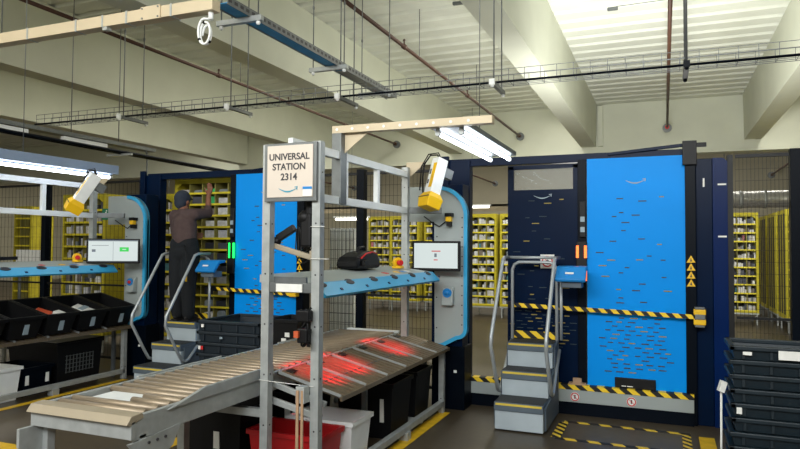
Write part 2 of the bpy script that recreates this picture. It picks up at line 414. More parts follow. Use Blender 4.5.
def barrier(x0, x1, z0, z1, label, housing=True):
    r = thing('belt_barrier', label, 'barrier', (x1, 6.40, z1))
    MB().bar((x0, 6.40, z0), (x1, 6.40, z1), .004, .04).build('belt', HAZ, r)
    if housing:
        h = MB().mm(x1, x1+.10, 6.37, 6.45, z1-.07, z1-.015).mm(x1, x1+.10, 6.37, 6.45, z1+.02, z1+.07).build('housing', YPAINT, r, .008)
        MB().mm(x1+.01, x1+.095, 6.365, 6.45, z1-.02, z1+.025).build('housing_core', GALVD, h, .004)
        for q0, q1 in ((.07, .09), (-.09, -.07)): MB().mm(x1+.01, x1+.09, 6.368, 6.45, z1+q0, z1+q1).build('housing_clip', GALVD, h, .004)
        MB().mm(x1+.02, x1+.11, 6.45, 6.459, z1-.06, z1+.06).build('mount', BLACK, r)
    else:
        MB().mm(x1, x1+.09, 6.37, 6.45, z1-.03, z1+.03).build('housing', ORANGE if 0 else YPAINT, r, .006)
        MB().mm(x1+.02, x1+.07, 6.45, 6.459, z1-.03, z1+.03).build('mount', BLACK, r)
    MB().mm(x0-.03, x0+.01, 6.385, 6.41, z0-.03, z0+.03).mm(x0-.025, x0, 6.41, 6.545 if housing else 6.45, z0-.012, z0+.012).build('clip', BLACK, r)
barrier(-1.41, .24, 1.03, .985, 'yellow and black belt barrier stretched before the closed blue and navy gate')
barrier(-5.00, -3.96, 1.08, 1.05, 'yellow and black belt barrier stretched below the green light', False)

# navy corner cover beside the gate
r = thing('corner_cover', 'tall navy sheet metal cover standing between blue gate and mesh fence', 'panel', (.42, 6.55, 0))
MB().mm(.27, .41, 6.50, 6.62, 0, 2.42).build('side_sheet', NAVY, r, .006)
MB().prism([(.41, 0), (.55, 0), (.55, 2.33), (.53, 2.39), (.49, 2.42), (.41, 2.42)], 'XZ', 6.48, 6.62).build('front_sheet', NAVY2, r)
MB().mm(.53, .575, 6.47, 6.60, 0, 2.44).build('edge_post', MESHB, r)
MB().mm(.33, .345, 6.496, 6.5, 2.16, 2.24).mm(.45, .52, 6.476, 6.48, 2.17, 2.185).mm(.45, .52, 6.476, 6.48, 1.70, 1.715).mm(.46, .49, 6.476, 6.48, .36, .40).build('sticker', PAPER, r)
for z in (.62, 1.62, 1.28, .9): pass

# ------------------------------------------------------------------ mesh fences
def fence(x0, x1, label, rail=1.06, top=2.42, sx=.045, sz=.12, posts=(True, True), y=6.56):
    r = thing('mesh_fence', label, 'fence', ((x0+x1)/2, y, 0), 0, None)
    w = MB(); n = max(2, int((x1-x0)/sx))
    for i in range(n+1):
        x = x0+(x1-x0)*i/n; w.bar((x, y, .12), (x, y, top), .0028, .0028)
    k = int((top-.12)/sz)
    for j in range(k+1):
        z = .12+(top-.12)*j/k; w.bar((x0, y, z), (x1, y, z), .0028, .0028)
    w.build('wire_mesh', MESHB, r)
    MB().mm(x0, x1, y-.015, y+.015, top, top+.03).build('top_rail', MESHB, r); MB().mm(x0, x1, y-.015, y+.015, .09, .12).build('bottom_rail', MESHB, r); MB().mm(x0, x1, y-.012, y+.012, rail-.012, rail+.012).build('middle_rail', MESHB, r)
    for on, x in zip(posts, (x0, x1)):
        if on: MB().mm(x-.045, x+.045, y-.05, y+.05, 0, top+.06).build('post', NAVYD, r, .004)
    return r
fence(.60, 1.07, 'black wire mesh fence panel beside the navy corner cover', .98, 2.42, .03, .1, (False, True))
fence(1.12, 2.4, 'black wire mesh fence panel beyond the tall dark post', .98, 2.42, .04, .1, (False, False))
fence(-3.70, -3.14, 'narrow black wire mesh fence panel behind the universal station sign frame', 1.06, 2.40)
fence(-3.08, -2.2, 'black wire mesh fence panel behind the monitor with red text', 1.06, 2.40, posts=(False, False))
fence(-8.05, -6.3, 'black wire mesh fence panel behind the monitor with green box', 1.06, 2.42, .07, .14, (True, False))
fence(-10.4, -8.1, 'black wire mesh fence panel with white board beside it', 1.06, 2.42, .07, .14, (True, False))

# ------------------------------------------------------------------ storage pods
STOCK = [mat('stock_%d' % i, c, .6, 0, .2, 20) for i, c in enumerate(((214,214,212),(176,172,166),(120,110,100),(70,72,80),(196,196,198),(120,128,130),(186,110,120),(70,120,130),(214,212,206),(40,42,48)))]
def pod_mesh(w, d, z0, z1, cols, rows):
    """returns builders for an upright fabric pod centred on x=0 with its open face at y=0"""
    cov = MB(); t = .025; x0, x1 = -w/2, w/2
    cov.mm(x0, x0+.045, 0, d, z0, z1).mm(x1-.045, x1, 0, d, z0, z1).mm(x0+.045, x1-.045, d*.45, d*.55, z0, z1).mm(x0, x1, 0, d, z1, z1+.02).mm(x0, x1, 0, d, z0-.03, z0)
    cov.prism([(x0+.045, z1), (x1-.045, z1), (x1-.045, z1-.11), (x1-.12, z1-.06), (x0+.12, z1-.06), (x0+.045, z1-.11)], 'XZ', -.004, .006)
    g = MB(); lp = MB(); ch = (z1-z0-.06)/rows; cw = (w-.09)/cols
    for j in range(rows):
        z = z0+ch*j
        g.mm(x0+.045, x1-.045, 0, d*.45, z, z+.008)
        lp.bar((x0+.045, -.012, z+.016), (x1-.045, -.012, z+.016), .012, ch*.17)
    for i in range(1, cols):
        x = x0+.045+cw*i; g.mm(x-.006, x+.006, .0, d*.4, z0, z1-.05)
    ins = MB().mm(x0+.045, x1-.045, d*.40, d*.45, z0, z1)  # dark sheet painting the shade inside the cells
    st = MB(); cells = []
    for j in range(rows):
        for i in range(cols):
            cells.append((x0+.045+cw*i+.01, x0+.045+cw*(i+1)-.01, z0+ch*j+.01, ch-.02))
    return cov, g, lp, ins, cells, ch
def shift(mb, v):
    bmesh.ops.translate(mb.bm, verts=mb.bm.verts, vec=v); return mb
def pod(x, y, label, w=.95, d=.95, z0=.30, z1=2.36, cols=4, rows=12, slabel=None, seed=0):
    r = thing('storage_pod', label, 'storage pod', (x, y, 0), 0, None)
    cov, g, lp, ins, cells, ch = pod_mesh(w, d, z0, z1, cols, rows)
    T = (x, y, 0)
    shift(cov, T).build('fabric_cover', YEL, r); shift(lp, T).build('lip_grid', YELL, r); shift(g, T).build('shelf_grid', mat('shelf_olive', (150, 142, 74), .8), r); shift(ins, T).build('inner_shade', PODSHADE, r)
    b = MB().mm(x-w/2, x+w/2, y, y+d, z0-.06, z0-.03).build('base_frame', GALV, r)
    for sx in (-1, 1):
        for yy in (y+.04, y+d-.04):
            MB().mm(x+sx*(w/2-.04)-.015, x+sx*(w/2-.04)+.015, yy-.015, yy+.015, 0, z0-.06).build('leg', GALV, b)
    if slabel:
        rnd = random.Random(seed); st = MB()
        for (a, bb, z, h) in cells:
            u = a+.004
            while u < bb-.02:
                wd = rnd.uniform(.025, .09); wd = min(wd, bb-u); hh = h*rnd.uniform(.45, .92)
                if rnd.random() < .9:
                    st.mi = rnd.choice((0,0,1,1,2,3,4,4,5,8,8,9,6 if rnd.random() < .2 else 4,7 if rnd.random() < .3 else 1))
                    st.box((x+u+wd/2, y+.115+rnd.uniform(.0, .03), z+hh/2+.002), (wd*.94, .2, hh))
                u += wd+.004
        tag(st.build('pod_stock', STOCK, None), slabel, 'stock', None, 'stuff')
    return r, cells
# the pod presented at the open gate, its goods one by one
r, cells = pod(-5.43, 6.78, 'yellow fabric storage pod filling the open gate before the person', 1.10, .95, .36, 2.46, 5, 14)
rnd = random.Random(5)
KINDS = (('carton', 'small brown carton'), ('packet', 'pale grey packet'), ('box', 'dark boxed product'), ('pouch', 'light plastic pouch'))
KM = {'carton': (1, 2), 'packet': (0, 4), 'box': (3, 9), 'pouch': (5, 8)}
WHERE = ('left edge', 'second column', 'middle column', 'fourth column', 'far right column')
for n, (a, b, z, h) in enumerate(cells):
    row, colm = divmod(n, 5)
    if colm < 2 and 2 <= row < 11: continue
    k, words_ = KINDS[rnd.randrange(4)]
    wd = (b-a)*rnd.uniform(.8, .96); hh = h*rnd.uniform(.66, .92)*(.6 if row == 13 else 1); cx = -5.43+(a+b)/2+rnd.uniform(-.01, .01)
    mb = MB(); y = 6.78+rnd.uniform(.02, .05)
    if k == 'pouch':
        mb.prism([(cx-wd/2, z), (cx+wd/2, z), (cx+wd/2*.9, z+hh*.8), (cx+wd*.3, z+hh), (cx-wd*.3, z+hh*.95), (cx-wd/2*.92, z+hh*.75)], 'XZ', y, y+.2)
    else:
        mb.box((cx, y+.12, z+hh/2+.001), (wd, .24, hh))
    if n == 13*5+2 or n == 12*5+2: m = mat('green_pack', (40, 170, 90), .5)
    else: m = STOCK[KM[k][rnd.randrange(2)]]
    o = mb.build(k, m, None, .004)
    ROWS = ('bottom', 'second', 'third', 'fourth', 'fifth', 'sixth', 'seventh', 'eighth', 'ninth', 'tenth', 'eleventh', 'twelfth', 'thirteenth', 'topmost')
    tag(o, '%s in the open gate pod, %s row up, %s' % (words_, ROWS[row], ('first column', 'second column', 'middle column', 'fourth column', 'last column')[colm]), k, 'goods in the pod behind the person')
# pods in the storage field beyond the fence
FIELD = [(-3.86, 14.45, 'leg-mounted yellow pod seen through the gap beside the navy door', .66),
         (-3.06, 14.5, 'yellow storage pod half hidden by the navy door edge', .8),
         (-6.72, 15.1, 'yellow storage pod behind the mesh, first after the tall dark fence post', .62),
         (-6.0, 15.0, 'yellow storage pod behind the mesh over the yellow emergency stop', .76),
         (-5.15, 15.2, 'yellow storage pod behind the monitor with red text', .8),
         (-8.12, 7.25, 'yellow storage pod behind the mesh over the black crates', .86),
         (-7.0, 7.6, 'yellow storage pod close behind the grey end panel of the crate station', .6),
         (1.52, 15.4, 'yellow storage pod beyond the mesh next to the navy corner cover', .62)]
for i, (x, y, lb, w) in enumerate(FIELD):
    pod(x, y, lb, w, .9, .28, 2.34, 3 if w < .75 else 4, 11, 'mixed goods in the '+lb.split(' pod')[0]+' pod'+lb.split(' pod', 1)[1], i)
ORD = ('first', 'second', 'third', 'fourth', 'fifth', 'sixth', 'seventh')
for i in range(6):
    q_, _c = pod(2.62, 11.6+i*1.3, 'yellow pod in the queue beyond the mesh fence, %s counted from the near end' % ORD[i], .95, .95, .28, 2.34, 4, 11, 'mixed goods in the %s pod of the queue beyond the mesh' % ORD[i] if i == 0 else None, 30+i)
    for u in (.10, .38, .66): MB().mm(2.62-.479, 2.62-.475, 11.6+i*1.3+u, 11.6+i*1.3+u+.17, .34, 2.28).build('side_pocket', mat('pocket_shade', (58, 54, 30), .9), q_)  # flat dark strips: shade of open side cells put into colour
pod(-11.95, 9.2, 'yellow storage pod beyond the white board, beside the tall fence post', .5, .5, .28, 2.34, 3, 11)

# white boards and a tall white cabinet seen through the mesh
r = thing('white_board', 'white two-panel board leaning behind the shelf above the black crates', 'board', (-10.18, 8.0, 0))
MB().mm(-10.54, -10.19, 8, 8.02, 1.20, 1.50).build('panel', WHITE, r); MB().mm(-10.17, -9.82, 8, 8.02, 1.20, 1.50).build('panel', WHITE, r)
MB().mm(-10.5, -10.46, 8.02, 8.05, 0, 1.5).mm(-9.9, -9.86, 8.02, 8.05, 0, 1.5).build('stand', GALVD, r)
r = thing('white_cabinet', 'tall white wire-fronted cabinet behind mesh next to the bag', 'cabinet', (-4.65, 9, 0))
MB().mm(-4.86, -4.44, 9, 9.4, 0, 1.88).build('body', WHITE, r, .01)
g = MB()
for i in range(7): g.mm(-4.85+i*.067, -4.845+i*.067, 8.99, 9, .12, 1.86)
for j in range(13): g.mm(-4.86, -4.44, 8.99, 9, .14+j*.14, .146+j*.14)
g.build('wire_front', GALVD, r)

# dark mezzanine shelf band and ducts beyond
r = thing('foil_duct', 'silver foil wrapped air duct running above the far pods', 'duct', (4, 20.5, 3.0))
MB().tube([(1.3, 20.5, 2.98), (8.5, 20.5, 2.98)], .24, 20).build('duct_skin', SILV, r)
for x in (1.5, 2.0, 2.6, 3.3, 4.2): MB().tube([(x-.03, 20.5, 2.98), (x+.03, 20.5, 2.98)], .255, 20).build('duct_band', GALV, r)
hangers(r, [(x, 20.5) for x in (1.6, 3.4, 5.2)], 3.2, rad=.012)
r = thing('cable_ledge', 'beige service ledge above the far pods behind the mesh', 'ledge', (-9, 21, 2.9))
MB().mm(-20, -1.8, 21, 21.4, 2.95, 3.02).mm(-20, -1.8, 21, 21.05, 2.8, 3.02).build('tray', TRUNK, r)
hangers(r, [(-19+i*2.4, 21.2) for i in range(8)], 3.0, rad=.012)

# ------------------------------------------------------------------ crates
def crate_parts(r, x0, x1, y0, y1, z0, z1, m, M=None, ribs=True, taper=.03, labels=(), rimm=None):
    MB().tub(x0, x1, y0, y1, z0, z1, .012, taper, M).build('shell', m, r)
    rim = MB(); e = .014; T = (lambda p: M @ Vector(p)) if M else Vector
    R3 = M.to_3x3() if M else Matrix.Identity(3)
    def bx(mb, a0, a1, b0, b1, c0, c1): mb.box(T(((a0+a1)/2, (b0+b1)/2, (c0+c1)/2)), (a1-a0, b1-b0, c1-c0), R3)
    hz = .028
    bx(rim, x0-e, x1+e, y0-e, y0+.004, z1-hz, z1+.004); bx(rim, x0-e, x1+e, y1-.004, y1+e, z1-hz, z1+.004)
    bx(rim, x0-e, x0+.004, y0+.004, y1-.004, z1-hz, z1+.004); bx(rim, x1-.004, x1+e, y0+.004, y1-.004, z1-hz, z1+.004)
    rim.build('rim', rimm or m, r)
    for (axis, u, z, w, h, mm_) in labels:
        l = MB(); f = taper*max(0, (z1-z)/(z1-z0))
        if axis == '-Y': bx(l, u-w/2, u+w/2, y0+f-.006, y0+f+.003, z-h/2, z+h/2)
        else: bx(l, x1-f-.003, x1-f+.006, u-w/2, u+w/2, z-h/2, z+h/2)
        l.build('label_sticker', mm_, r)
def stack(x0, x1, y0, y1, n, h, m, cat_label, zb=0, labels=None, jitter=.006, seed=1, group=None):
    rnd = random.Random(seed)
    for i in range(n):
        z0 = zb+i*h; jx, jy = rnd.uniform(-jitter, jitter), rnd.uniform(-jitter, jitter)
        r = thing('stacking_tote', cat_label(i), 'tote', ((x0+x1)/2+jx, (y0+y1)/2+jy, z0), 0, group)
        a0, a1, b0, b1 = x0+jx, x1+jx, y0+jy, y1+jy
        tub = MB().tub(a0+.02, a1-.02, b0+.02, b1-.02, z0+.002, z0+h-.03, .012, .01)
        for k in range(4):
            xx = a0+.08+(a1-a0-.16)*k/3
            tub.mm(xx-.008, xx+.008, b0+.012, b0+.022, z0+.01, z0+h-.03)
        tub.build('shell', m, r)
        rim = MB().mm(a0, a1, b0, b0+.035, z0+h-.03, z0+h-.001).mm(a0, a1, b1-.035, b1, z0+h-.03, z0+h-.001).mm(a0, a0+.035, b0, b1, z0+h-.03, z0+h-.001).mm(a1-.035, a1, b0, b1, z0+h-.03, z0+h-.001)
        rim.build('rim', m, r, .006)
        for (ii, u, w, hh, mm_) in (labels or ()):
            if ii == i: MB().box((a0+u, b0-.002, z0+h*.5), (w, .006, hh)).build('label_sticker', mm_, r)
ORDN = ('lowest', 'second up', 'third up', 'fourth up', 'fifth up', 'sixth up', 'seventh up', 'eighth up', 'ninth up', 'tenth up', 'topmost')
stack(.375, 1.0, 4.60, 5.02, 11, .09, TEAL, lambda i: 'dark teal tote in the tall stack by mesh fence, '+('topmost, with white label' if i == 10 else ORDN[i]+' from the floor'),
      labels=[(10, .33, .12, .055, PAPER), (10, .10, .05, .02, PAPER), (3, .12, .07, .02, PAPER), (2, .16, .06, .03, REDS), (6, .05, .03, .04, PAPER)], seed=3)
tag(MB().box((.345, 4.75, .70), (.035, .05, .07), (0, .3, .2)).rod((.335, 4.76, .0), (.34, 4.76, .68), .007).build('white_rod', PAPER), 'white tagged rod leaning on the dark teal tote stack', 'rod')
stack(-4.29, -3.54, 5.2, 5.9, 8, .108, DTOTE, lambda i: 'charcoal tote stacked behind the roller conveyor, '+('topmost, with white tag' if i == 7 else 'with red and white tag' if i == 5 else ORDN[i]+' from the floor'),
      labels=[(7, .08, .03, .03, PAPER), (5, .08, .03, .035, REDS), (5, .055, .03, .035, PAPER), (6, .3, .03, .02, GREYLOGO)], seed=9)
for i, (zb, lab) in enumerate(((0, 'lower black tote behind the conveyor between the sign posts'), (.46, 'upper black tote with white writing tags behind the conveyor between the sign posts'))):
    r = thing('black_tote', lab, 'tote', (-3.31, 5.42, zb))
    crate_parts(r, -3.47, -3.15, 5.22, 5.62, zb, zb+.45, BLACKF, None, labels=[('-Y', -3.26, zb+.31, .05, .04, PAPER), ('-Y', -3.30, zb+.25, .05, .05, PAPER), ('-Y', -3.24, zb+.19, .05, .03, PAPER)] if i else [])
def tote(name, label, x0, x1, y0, y1, z0, z1, m, labels=(), M=None, taper=.03, rimm=None, group=None):
    r = thing(name, label, 'bin' if 'bin' in name else 'tote', ((x0+x1)/2, (y0+y1)/2, z0) if M is None else M @ Vector(((x0+x1)/2, (y0+y1)/2, z0)), 0, group)
    crate_parts(r, x0, x1, y0, y1, z0, z1, m, M, labels=labels, taper=taper, rimm=rimm); return r
tote('red_bin', 'empty red plastic bin on the floor between the sign posts', -2.67, -2.11, 3.80, 4.12, .0, .33, RED)
tote('white_bin', 'white plastic bin on the floor behind the red bin', -2.58, -2.06, 4.17, 4.50, .0, .345, WHITE)
tote('black_tote', 'black tote with white barcode label under the conveyor beside the red bin', -3.24, -2.74, 3.80, 4.22, 0, .44, BLACKF, [('-Y', -2.95, .22, .05, .12, PAPER)])
tote('black_tote', 'black tote with barcode under the conveyor behind the red bin', -2.98, -2.62, 4.34, 4.92, 0, .46, BLACKF, [('-Y', -2.70, .3, .05, .1, PAPER), ('-Y', -2.82, .22, .04, .1, PAPER)])
tote('black_tote', 'black tote with a white strip label under the sloping trays', -2.60, -2.08, 4.96, 5.40, .0, .46, BLACKF, [('-Y', -2.18, .24, .035, .2, PAPER)])
tote('black_tote', 'black tote under the sloping trays next to the navy column base', -2.60, -2.08, 5.52, 5.92, .0, .46, BLACKF)

# ------------------------------------------------------------------ stations
LIPX, TOPX, LIPZ, TOPZ = -1.95, -2.435, .62, .738
def station(dx, L, trays, sign):
    X = lambda v: v+dx
    root = thing('workstation', L['frame'], 'workstation frame', (X(-2.2), 4.8, 0))
    P = lambda n, mb, m=GALV, bevel=.003, par=root: mb.build(n, m, par, bevel)
    def drilled(x, y, z0, z1, w=.056, m=GALV):
        hl = MB().mm(x-w/2, x+w/2, y-w/2, y+w/2, z0, z1); hl.mi = 1
        k = int((z1-z0)/.32)
        for i in range(k):
            z = z0+.14+i*.32
            hl.ring((x, y-w/2-.0008, z), .0004, .006, 'Y', .0008, 10).ring((x+w/2+.0008, y, z), .0004, .006, 'X', .0008, 10)
        return P('upright', hl, [m, INK], 0)
    drilled(X(-2.365), 3.55, 0, 2.25); drilled(X(-2.0), 3.55, 0, 2.255)
    drilled(X(-3.02), 3.55, 0, .56)
    drilled(X(-2.0), 6.0, 0, .585, .05); drilled(X(-2.30), 5.78, .745 if sign else 1.2, 2.36, .06)
    # floor rails
    P('rail', MB().bar((X(-2.0), 3.58, .09), (X(-2.0), 6.0, .09), .05, .05)); P('rail', MB().bar((X(-2.375), 3.55, .53), (X(-3.02), 3.55, .53), .05, .05))
    if sign: P('rail', MB().bar((X(-2.6), 5.46, .05), (X(-2.0), 5.46, .05), .04, .04))
    P('foot', MB().mm(X(-2.04), X(-1.96), 5.0, 5.08, 0, .07)); P('foot', MB().mm(X(-2.04), X(-1.96), 4.2, 4.28, 0, .07))
    # braces under the trays
    P('brace', MB().bar((X(-2.375), 3.62, .60), (X(-2.0), 3.62, .52), .025, .04)); P('brace', MB().bar((X(-2.375), 3.64, .70), (X(-1.98), 3.64, .60), .025, .035))
    P('cross_bar', MB().bar((X(-2.375), 3.55, 1.335), (X(-2.0), 3.55, 1.335), .045, .06), GALVD)
    # upper truss and light arm
    P('truss_bar', MB().bar((X(-2.30), 3.7, 2.29), (X(-2.29), 5.75, 2.29), .04, .06), PAINTG); P('truss_bar', MB().bar((X(-2.30), 3.7, 1.945), (X(-2.29), 5.75, 1.945), .04, .06), PAINTG)
    P('truss_strut', MB().bar((X(-2.30), 5.10, 1.96), (X(-2.30), 5.10, 2.28), .04, .05), PAINTG); P('truss_strut', MB().bar((X(-2.30), 4.50, 1.96), (X(-2.30), 4.50, 2.28), .04, .04), PAINTG)
    if sign: P('mast', MB().mm(X(-2.345), X(-2.265), 4.36, 4.46, 1.92, 2.46), GALVD)
    if sign:
        ah = MB().bar((X(-2.35), 4.41, 2.49), (X(-1.1), 4.41, 2.49), .07, .055); ah.mi = 1
        for k in range(9): ah.ring((X(-2.31)+k*.13, 4.374, 2.49), .0004, .011, 'Y', .001, 10)
        P('light_arm', ah, [TRUNK, PAPER], 0)
    if sign: P('gusset', MB().prism([(X(-2.265), 2.46), (X(-2.07), 2.46), (X(-2.265), 2.31)], 'XZ', 4.42, 4.43), TRUNK)
    P('arm_bar', MB().bar((X(-2.30), 5.82, 1.95), (X(-2.0), 5.97, 1.95), .05, .06), GALVD)
    P('corner_plate', MB().prism([(X(-2.33), 2.24), (X(-2.33), 2.42), (X(-2.12), 2.42)], 'XZ', 5.865, 5.875), TRUNK)
    if sign:
        P('tan_strip', MB().mm(X(-2.08), X(-2.062), 3.44, 3.45, .0, .72).mm(X(-2.052), X(-2.036), 3.45, 3.46, .0, .72), WOODS, .001)
        P('strip_clip', MB().mm(X(-2.09), X(-2.03), 3.452, 3.52, .64, .74), GALV)
        P('tension_wire', MB().rod((X(-2.4), 3.515, .745), (X(-2.0), 3.515, .735), .002).rod((X(-2.03), 3.51, 1.72), (X(-1.93), 3.51, 1.72), .002).rod((X(-2.03), 3.51, 1.52), (X(-1.9), 3.51, 1.52), .002), PAPER, 0)
    # end panel: tall grey sheet with blue edging, standing across the station's end
    pan = thing('end_panel', L['panel'], 'panel', (X(-2.0), 6.1, 0))
    n = 10
    arc = [(X(-2.07)+.30*math.sin(PI/2*i/n), 1.90+.30*math.cos(PI/2*i/n)) for i in range(n+1)]
    low = [(X(-1.87)+.10*math.cos(PI/2*i/n), .80-.10*math.sin(PI/2*i/n)) for i in range(n+1)]
    outer = arc+low+[(X(-2.02), .62), (X(-2.11), .60)]
    poly = [(X(-2.40), 2.20)]+outer+[(X(-2.12), 1.85), (X(-2.40), 1.85)]
    ed = MB()
    for a, b in zip(outer, outer[1:]): ed.bar((a[0], 6.105, a[1]), (b[0], 6.105, b[1]), .10, .032, (0, 1, 0)) if False else None
    inn = []
    for i, (u, v) in enumerate(outer):
        a = outer[max(0, i-1)]; b = outer[min(len(outer)-1, i+1)]; t = Vector((b[0]-a[0], b[1]-a[1])).normalized()
        inn.append((u+t.y*.036, v-t.x*.036))
    for i in range(len(outer)-1): ed.prism([outer[i], outer[i+1], inn[i+1], inn[i]], 'XZ', 6.07, 6.14)
    bmesh.ops.remove_doubles(ed.bm, verts=ed.bm.verts, dist=1e-5)
    ed.build('edge_trim', TRIMB, pan)
    bo = MB().prism(poly, 'XZ', 6.10, 6.13); bo.mi = 1
    for k in range(12): bo.ring((X(-1.83), 6.098, .84+k*.095), .0004, .007, 'Y', .002, 8)
    for k in range(4): bo.ring((X(-2.09), 6.098, .8+k*.3), .0004, .007, 'Y', .002, 8)
    bo.build('sheet', [PANELG, INK], pan)
    MB().mm(X(-2.16), X(-1.82), 6.16, 6.40, 0, .62).build('column_base', NAVYD, pan, .004)
    MB().mm(X(-2.16), X(-1.84), 6.15, 6.36, .62, 2.22).build('column', NAVY, pan, .004)
    MB().mm(X(-1.93), X(-1.90), 6.157, 6.16, .36, .385).mm(X(-1.90), X(-1.87), 6.147, 6.15, .70, .725).build('sticker', PAPER, pan)
    # button box on the panel
    bb = thing('button_box', L['button'], 'button', (X(-1.96), 6.05, 1.1))
    MB().prism([(6.098, 1.03), (6.02, 1.03), (6.04, 1.16), (6.07, 1.205), (6.098, 1.205)], 'YZ', X(-2.015), X(-1.905)).build('housing', PANELG, bb, .006)
    MB().ring((X(-1.96), 6.035, 1.15), .0005, .045, 'Y', .008, 24).build('dial', TRAYB, bb)
    MB().ball((X(-1.96), 6.022, 1.15), .026, (1, .5, .8)).build('button', L['bcol'], bb)
    # pick light shelf
    sh = thing('light_shelf', L['shelf'], 'shelf', (X(-2.2), 4.7, 1.28))
    y0, y1 = 3.60, 5.86
    MB().prism([(X(-2.46), 1.36), (X(-2.46), 1.41), (X(-2.10), 1.365), (X(-2.06), 1.355), (X(-2.06), 1.30)], 'XZ', y0, 5.745).prism([(X(-2.265), 1.355), (X(-2.265), 1.385), (X(-2.10), 1.365), (X(-2.06), 1.355), (X(-2.06), 1.30)], 'XZ', 5.745, y1).build('top_plate', PANELG, sh)
    MB().prism([(X(-2.06), 1.30), (X(-2.085), 1.362), (X(-2.05), 1.36), (X(-1.975), 1.285), (X(-1.985), 1.27)], 'XZ', y0+.02, y1).build('blue_fascia', TRIMB, sh)
    for k in range(6):
        y = 3.68+.405*k
        l = MB().ball((X(-2.045), y, 1.353), .05, (.62, 1.3, .07), 16, (0, .62, 0)).build('lens', LENSP, sh)
        MB().box((X(-2.0), y+.2, 1.314), (.004, .03, .02), (0, -.78, 0)).build('number_tag', NAVY2, sh)
    MB().mm(X(-2.40), X(-2.10), y0-.02, y0, 1.30, 1.40).build('end_cap', GALVD, sh)
    if sign: MB().mm(X(-2.28), X(-2.09), 3.515, 3.523, 1.31, 1.36).build('label_strip', PAPER, sh)
    # shelf stickers
    for (yy, m_, w_) in ((5.0, REDS, .05), (5.25, YPAINT, .06), (5.4, TRAYB, .07), (5.5, PAPER, .05)):
        MB().box((X(-2.17), yy, 1.3765), (.05, w_, .004), (0, .12, 0)).build('sticker', m_, sh)
    # sloped trays
    ch = thing('sloping_trays', L['trays'], 'chute', (X(-2.2), 5, .6))
    for k in range(6):
        a, b = 3.78+k*.381, 3.78+(k+1)*.381-.008; mb = MB()
        m = 26; prof = []
        for i in range(m+1):
            yy = a+(b-a)*i/m; dz = .008 if (i % 5) in (0,) else 0.
            prof.append((yy, dz))
        top, bot = [], []
        for xx, zz in ((X(TOPX), TOPZ), (X(LIPX), LIPZ)):
            top.append([mb.bm.verts.new((xx, yy, zz+dz)) for yy, dz in prof]); bot.append([mb.bm.verts.new((xx, yy, zz-.012)) for yy, dz in prof])
        for i in range(m):
            mb._f([top[0][i], top[1][i], top[1][i+1], top[0][i+1]]); mb._f([bot[0][i], bot[0][i+1], bot[1][i+1], bot[1][i]])
            for e in (0, 1): mb._f([top[e][i], top[e][i+1], bot[e][i+1], bot[e][i]])
        mb.bar((X(LIPX)+.004, a, LIPZ-.012), (X(LIPX)+.004, b, LIPZ-.012), .014, .03)
        t = mb.build('tray', CHUTE, ch)
        MB().bar((X(TOPX)+.01, a+.006, TOPZ+.006), (X(LIPX), a+.006, LIPZ+.006), .005, .02).build('divider', GALV, t)
        MB().bar((X(TOPX)+.02, a+.12, TOPZ+.003), (X(TOPX)+.07, a+.12, TOPZ-.010), .08, .006).build('slot', BLACK, t)
    MB().bar((X(-2.18), 3.8, .655), (X(-2.18), 6.05, .655), .05, .04).build('support_bar', GALVD, ch)
    ch_b = [MB().mm(X(-2.2), X(-2.16), q, q+.03, .0, .64).build('support_leg', GALVD, ch) for q in ((4.62, 6.0) if sign else (3.9, 6.0))]
    # monitor
    mo = thing('monitor', L['monitor'], 'monitor', (X(-2.04) if sign else X(-2.11), 5.93, 1.5))
    mx0, mx1 = (X(-2.285), X(-1.80)) if sign else (X(-2.40), X(-1.82))
    MB().mm(mx0, mx1, 5.925, 5.96, 1.365, 1.655).build('casing', BLACK, mo, .008)
    scr = MB().mm(mx0+.022, mx1-.022, 5.921, 5.926, 1.393, 1.634).build('screen', SCREEN, mo)
    cx = (mx0+mx1)/2
    if sign:
        MB().mm(cx-.04, cx+.05, 5.919, 5.921, 1.552, 1.562).mm(cx-.018, cx+.022, 5.919, 5.921, 1.468, 1.478).build('screen_text', SRED, scr)
        MB().mm(cx-.012, cx+.012, 5.919, 5.921, 1.50, 1.535).build('screen_icon', SGREY, scr)
    else:
        MB().mm(mx0+.018, mx1-.018, 5.919, 5.921, 1.625, 1.64).mm(cx-.002, cx+.001, 5.919, 5.921, 1.40, 1.62).mm(mx0+.06, cx-.05, 5.919, 5.921, 1.573, 1.578).mm(mx0+.06, mx0+.10, 5.919, 5.921, 1.50, 1.53).mm(mx0+.018, mx1-.018, 5.919, 5.921, 1.39, 1.395).build('screen_text', SGREY, scr)
        MB().mm(cx+.07, cx+.17, 5.919, 5.921, 1.505, 1.555).build('screen_box', SGREEN, scr)
        MB().mm(cx+.10, cx+.14, 5.917, 5.919, 1.525, 1.535).build('screen_mark', SCREEN, scr)
    MB().mm(X(-2.10), X(-2.0), 5.96, 5.99, 1.46, 1.56).bar((X(-2.05), 5.97, 1.5), (X(-2.05), 6.096, 1.5), .06, .06).build('bracket', GALVD, mo)
    if not sign: mo.rotation_euler = (0, 0, math.radians(36)); mo.location.y -= .17; mo.location.x += .16; mo.location.z += .015
    # hanging white and yellow unit
    top, bot = L['unit']
    top, bot = Vector(top), Vector(bot); ax = (top-bot).normalized(); yy = Vector((-.55, -.83, 0)); yy = (yy-ax*yy.dot(ax)).normalized(); xx = yy.cross(ax)
    R = Matrix((xx, yy, ax)).transposed()
    pu = thing('scanner_unit', L['unitlabel'], 'scanner', bot)
    c = (top*.62+bot*.38)
    Ln = (top-bot).length
    MB().box(c, (.105, .115, Ln*.78), R).build('body', WHITE, pu, .006)
    hood = MB(); hc = bot+ax*Ln*.13
    w0, w1 = .07, .085
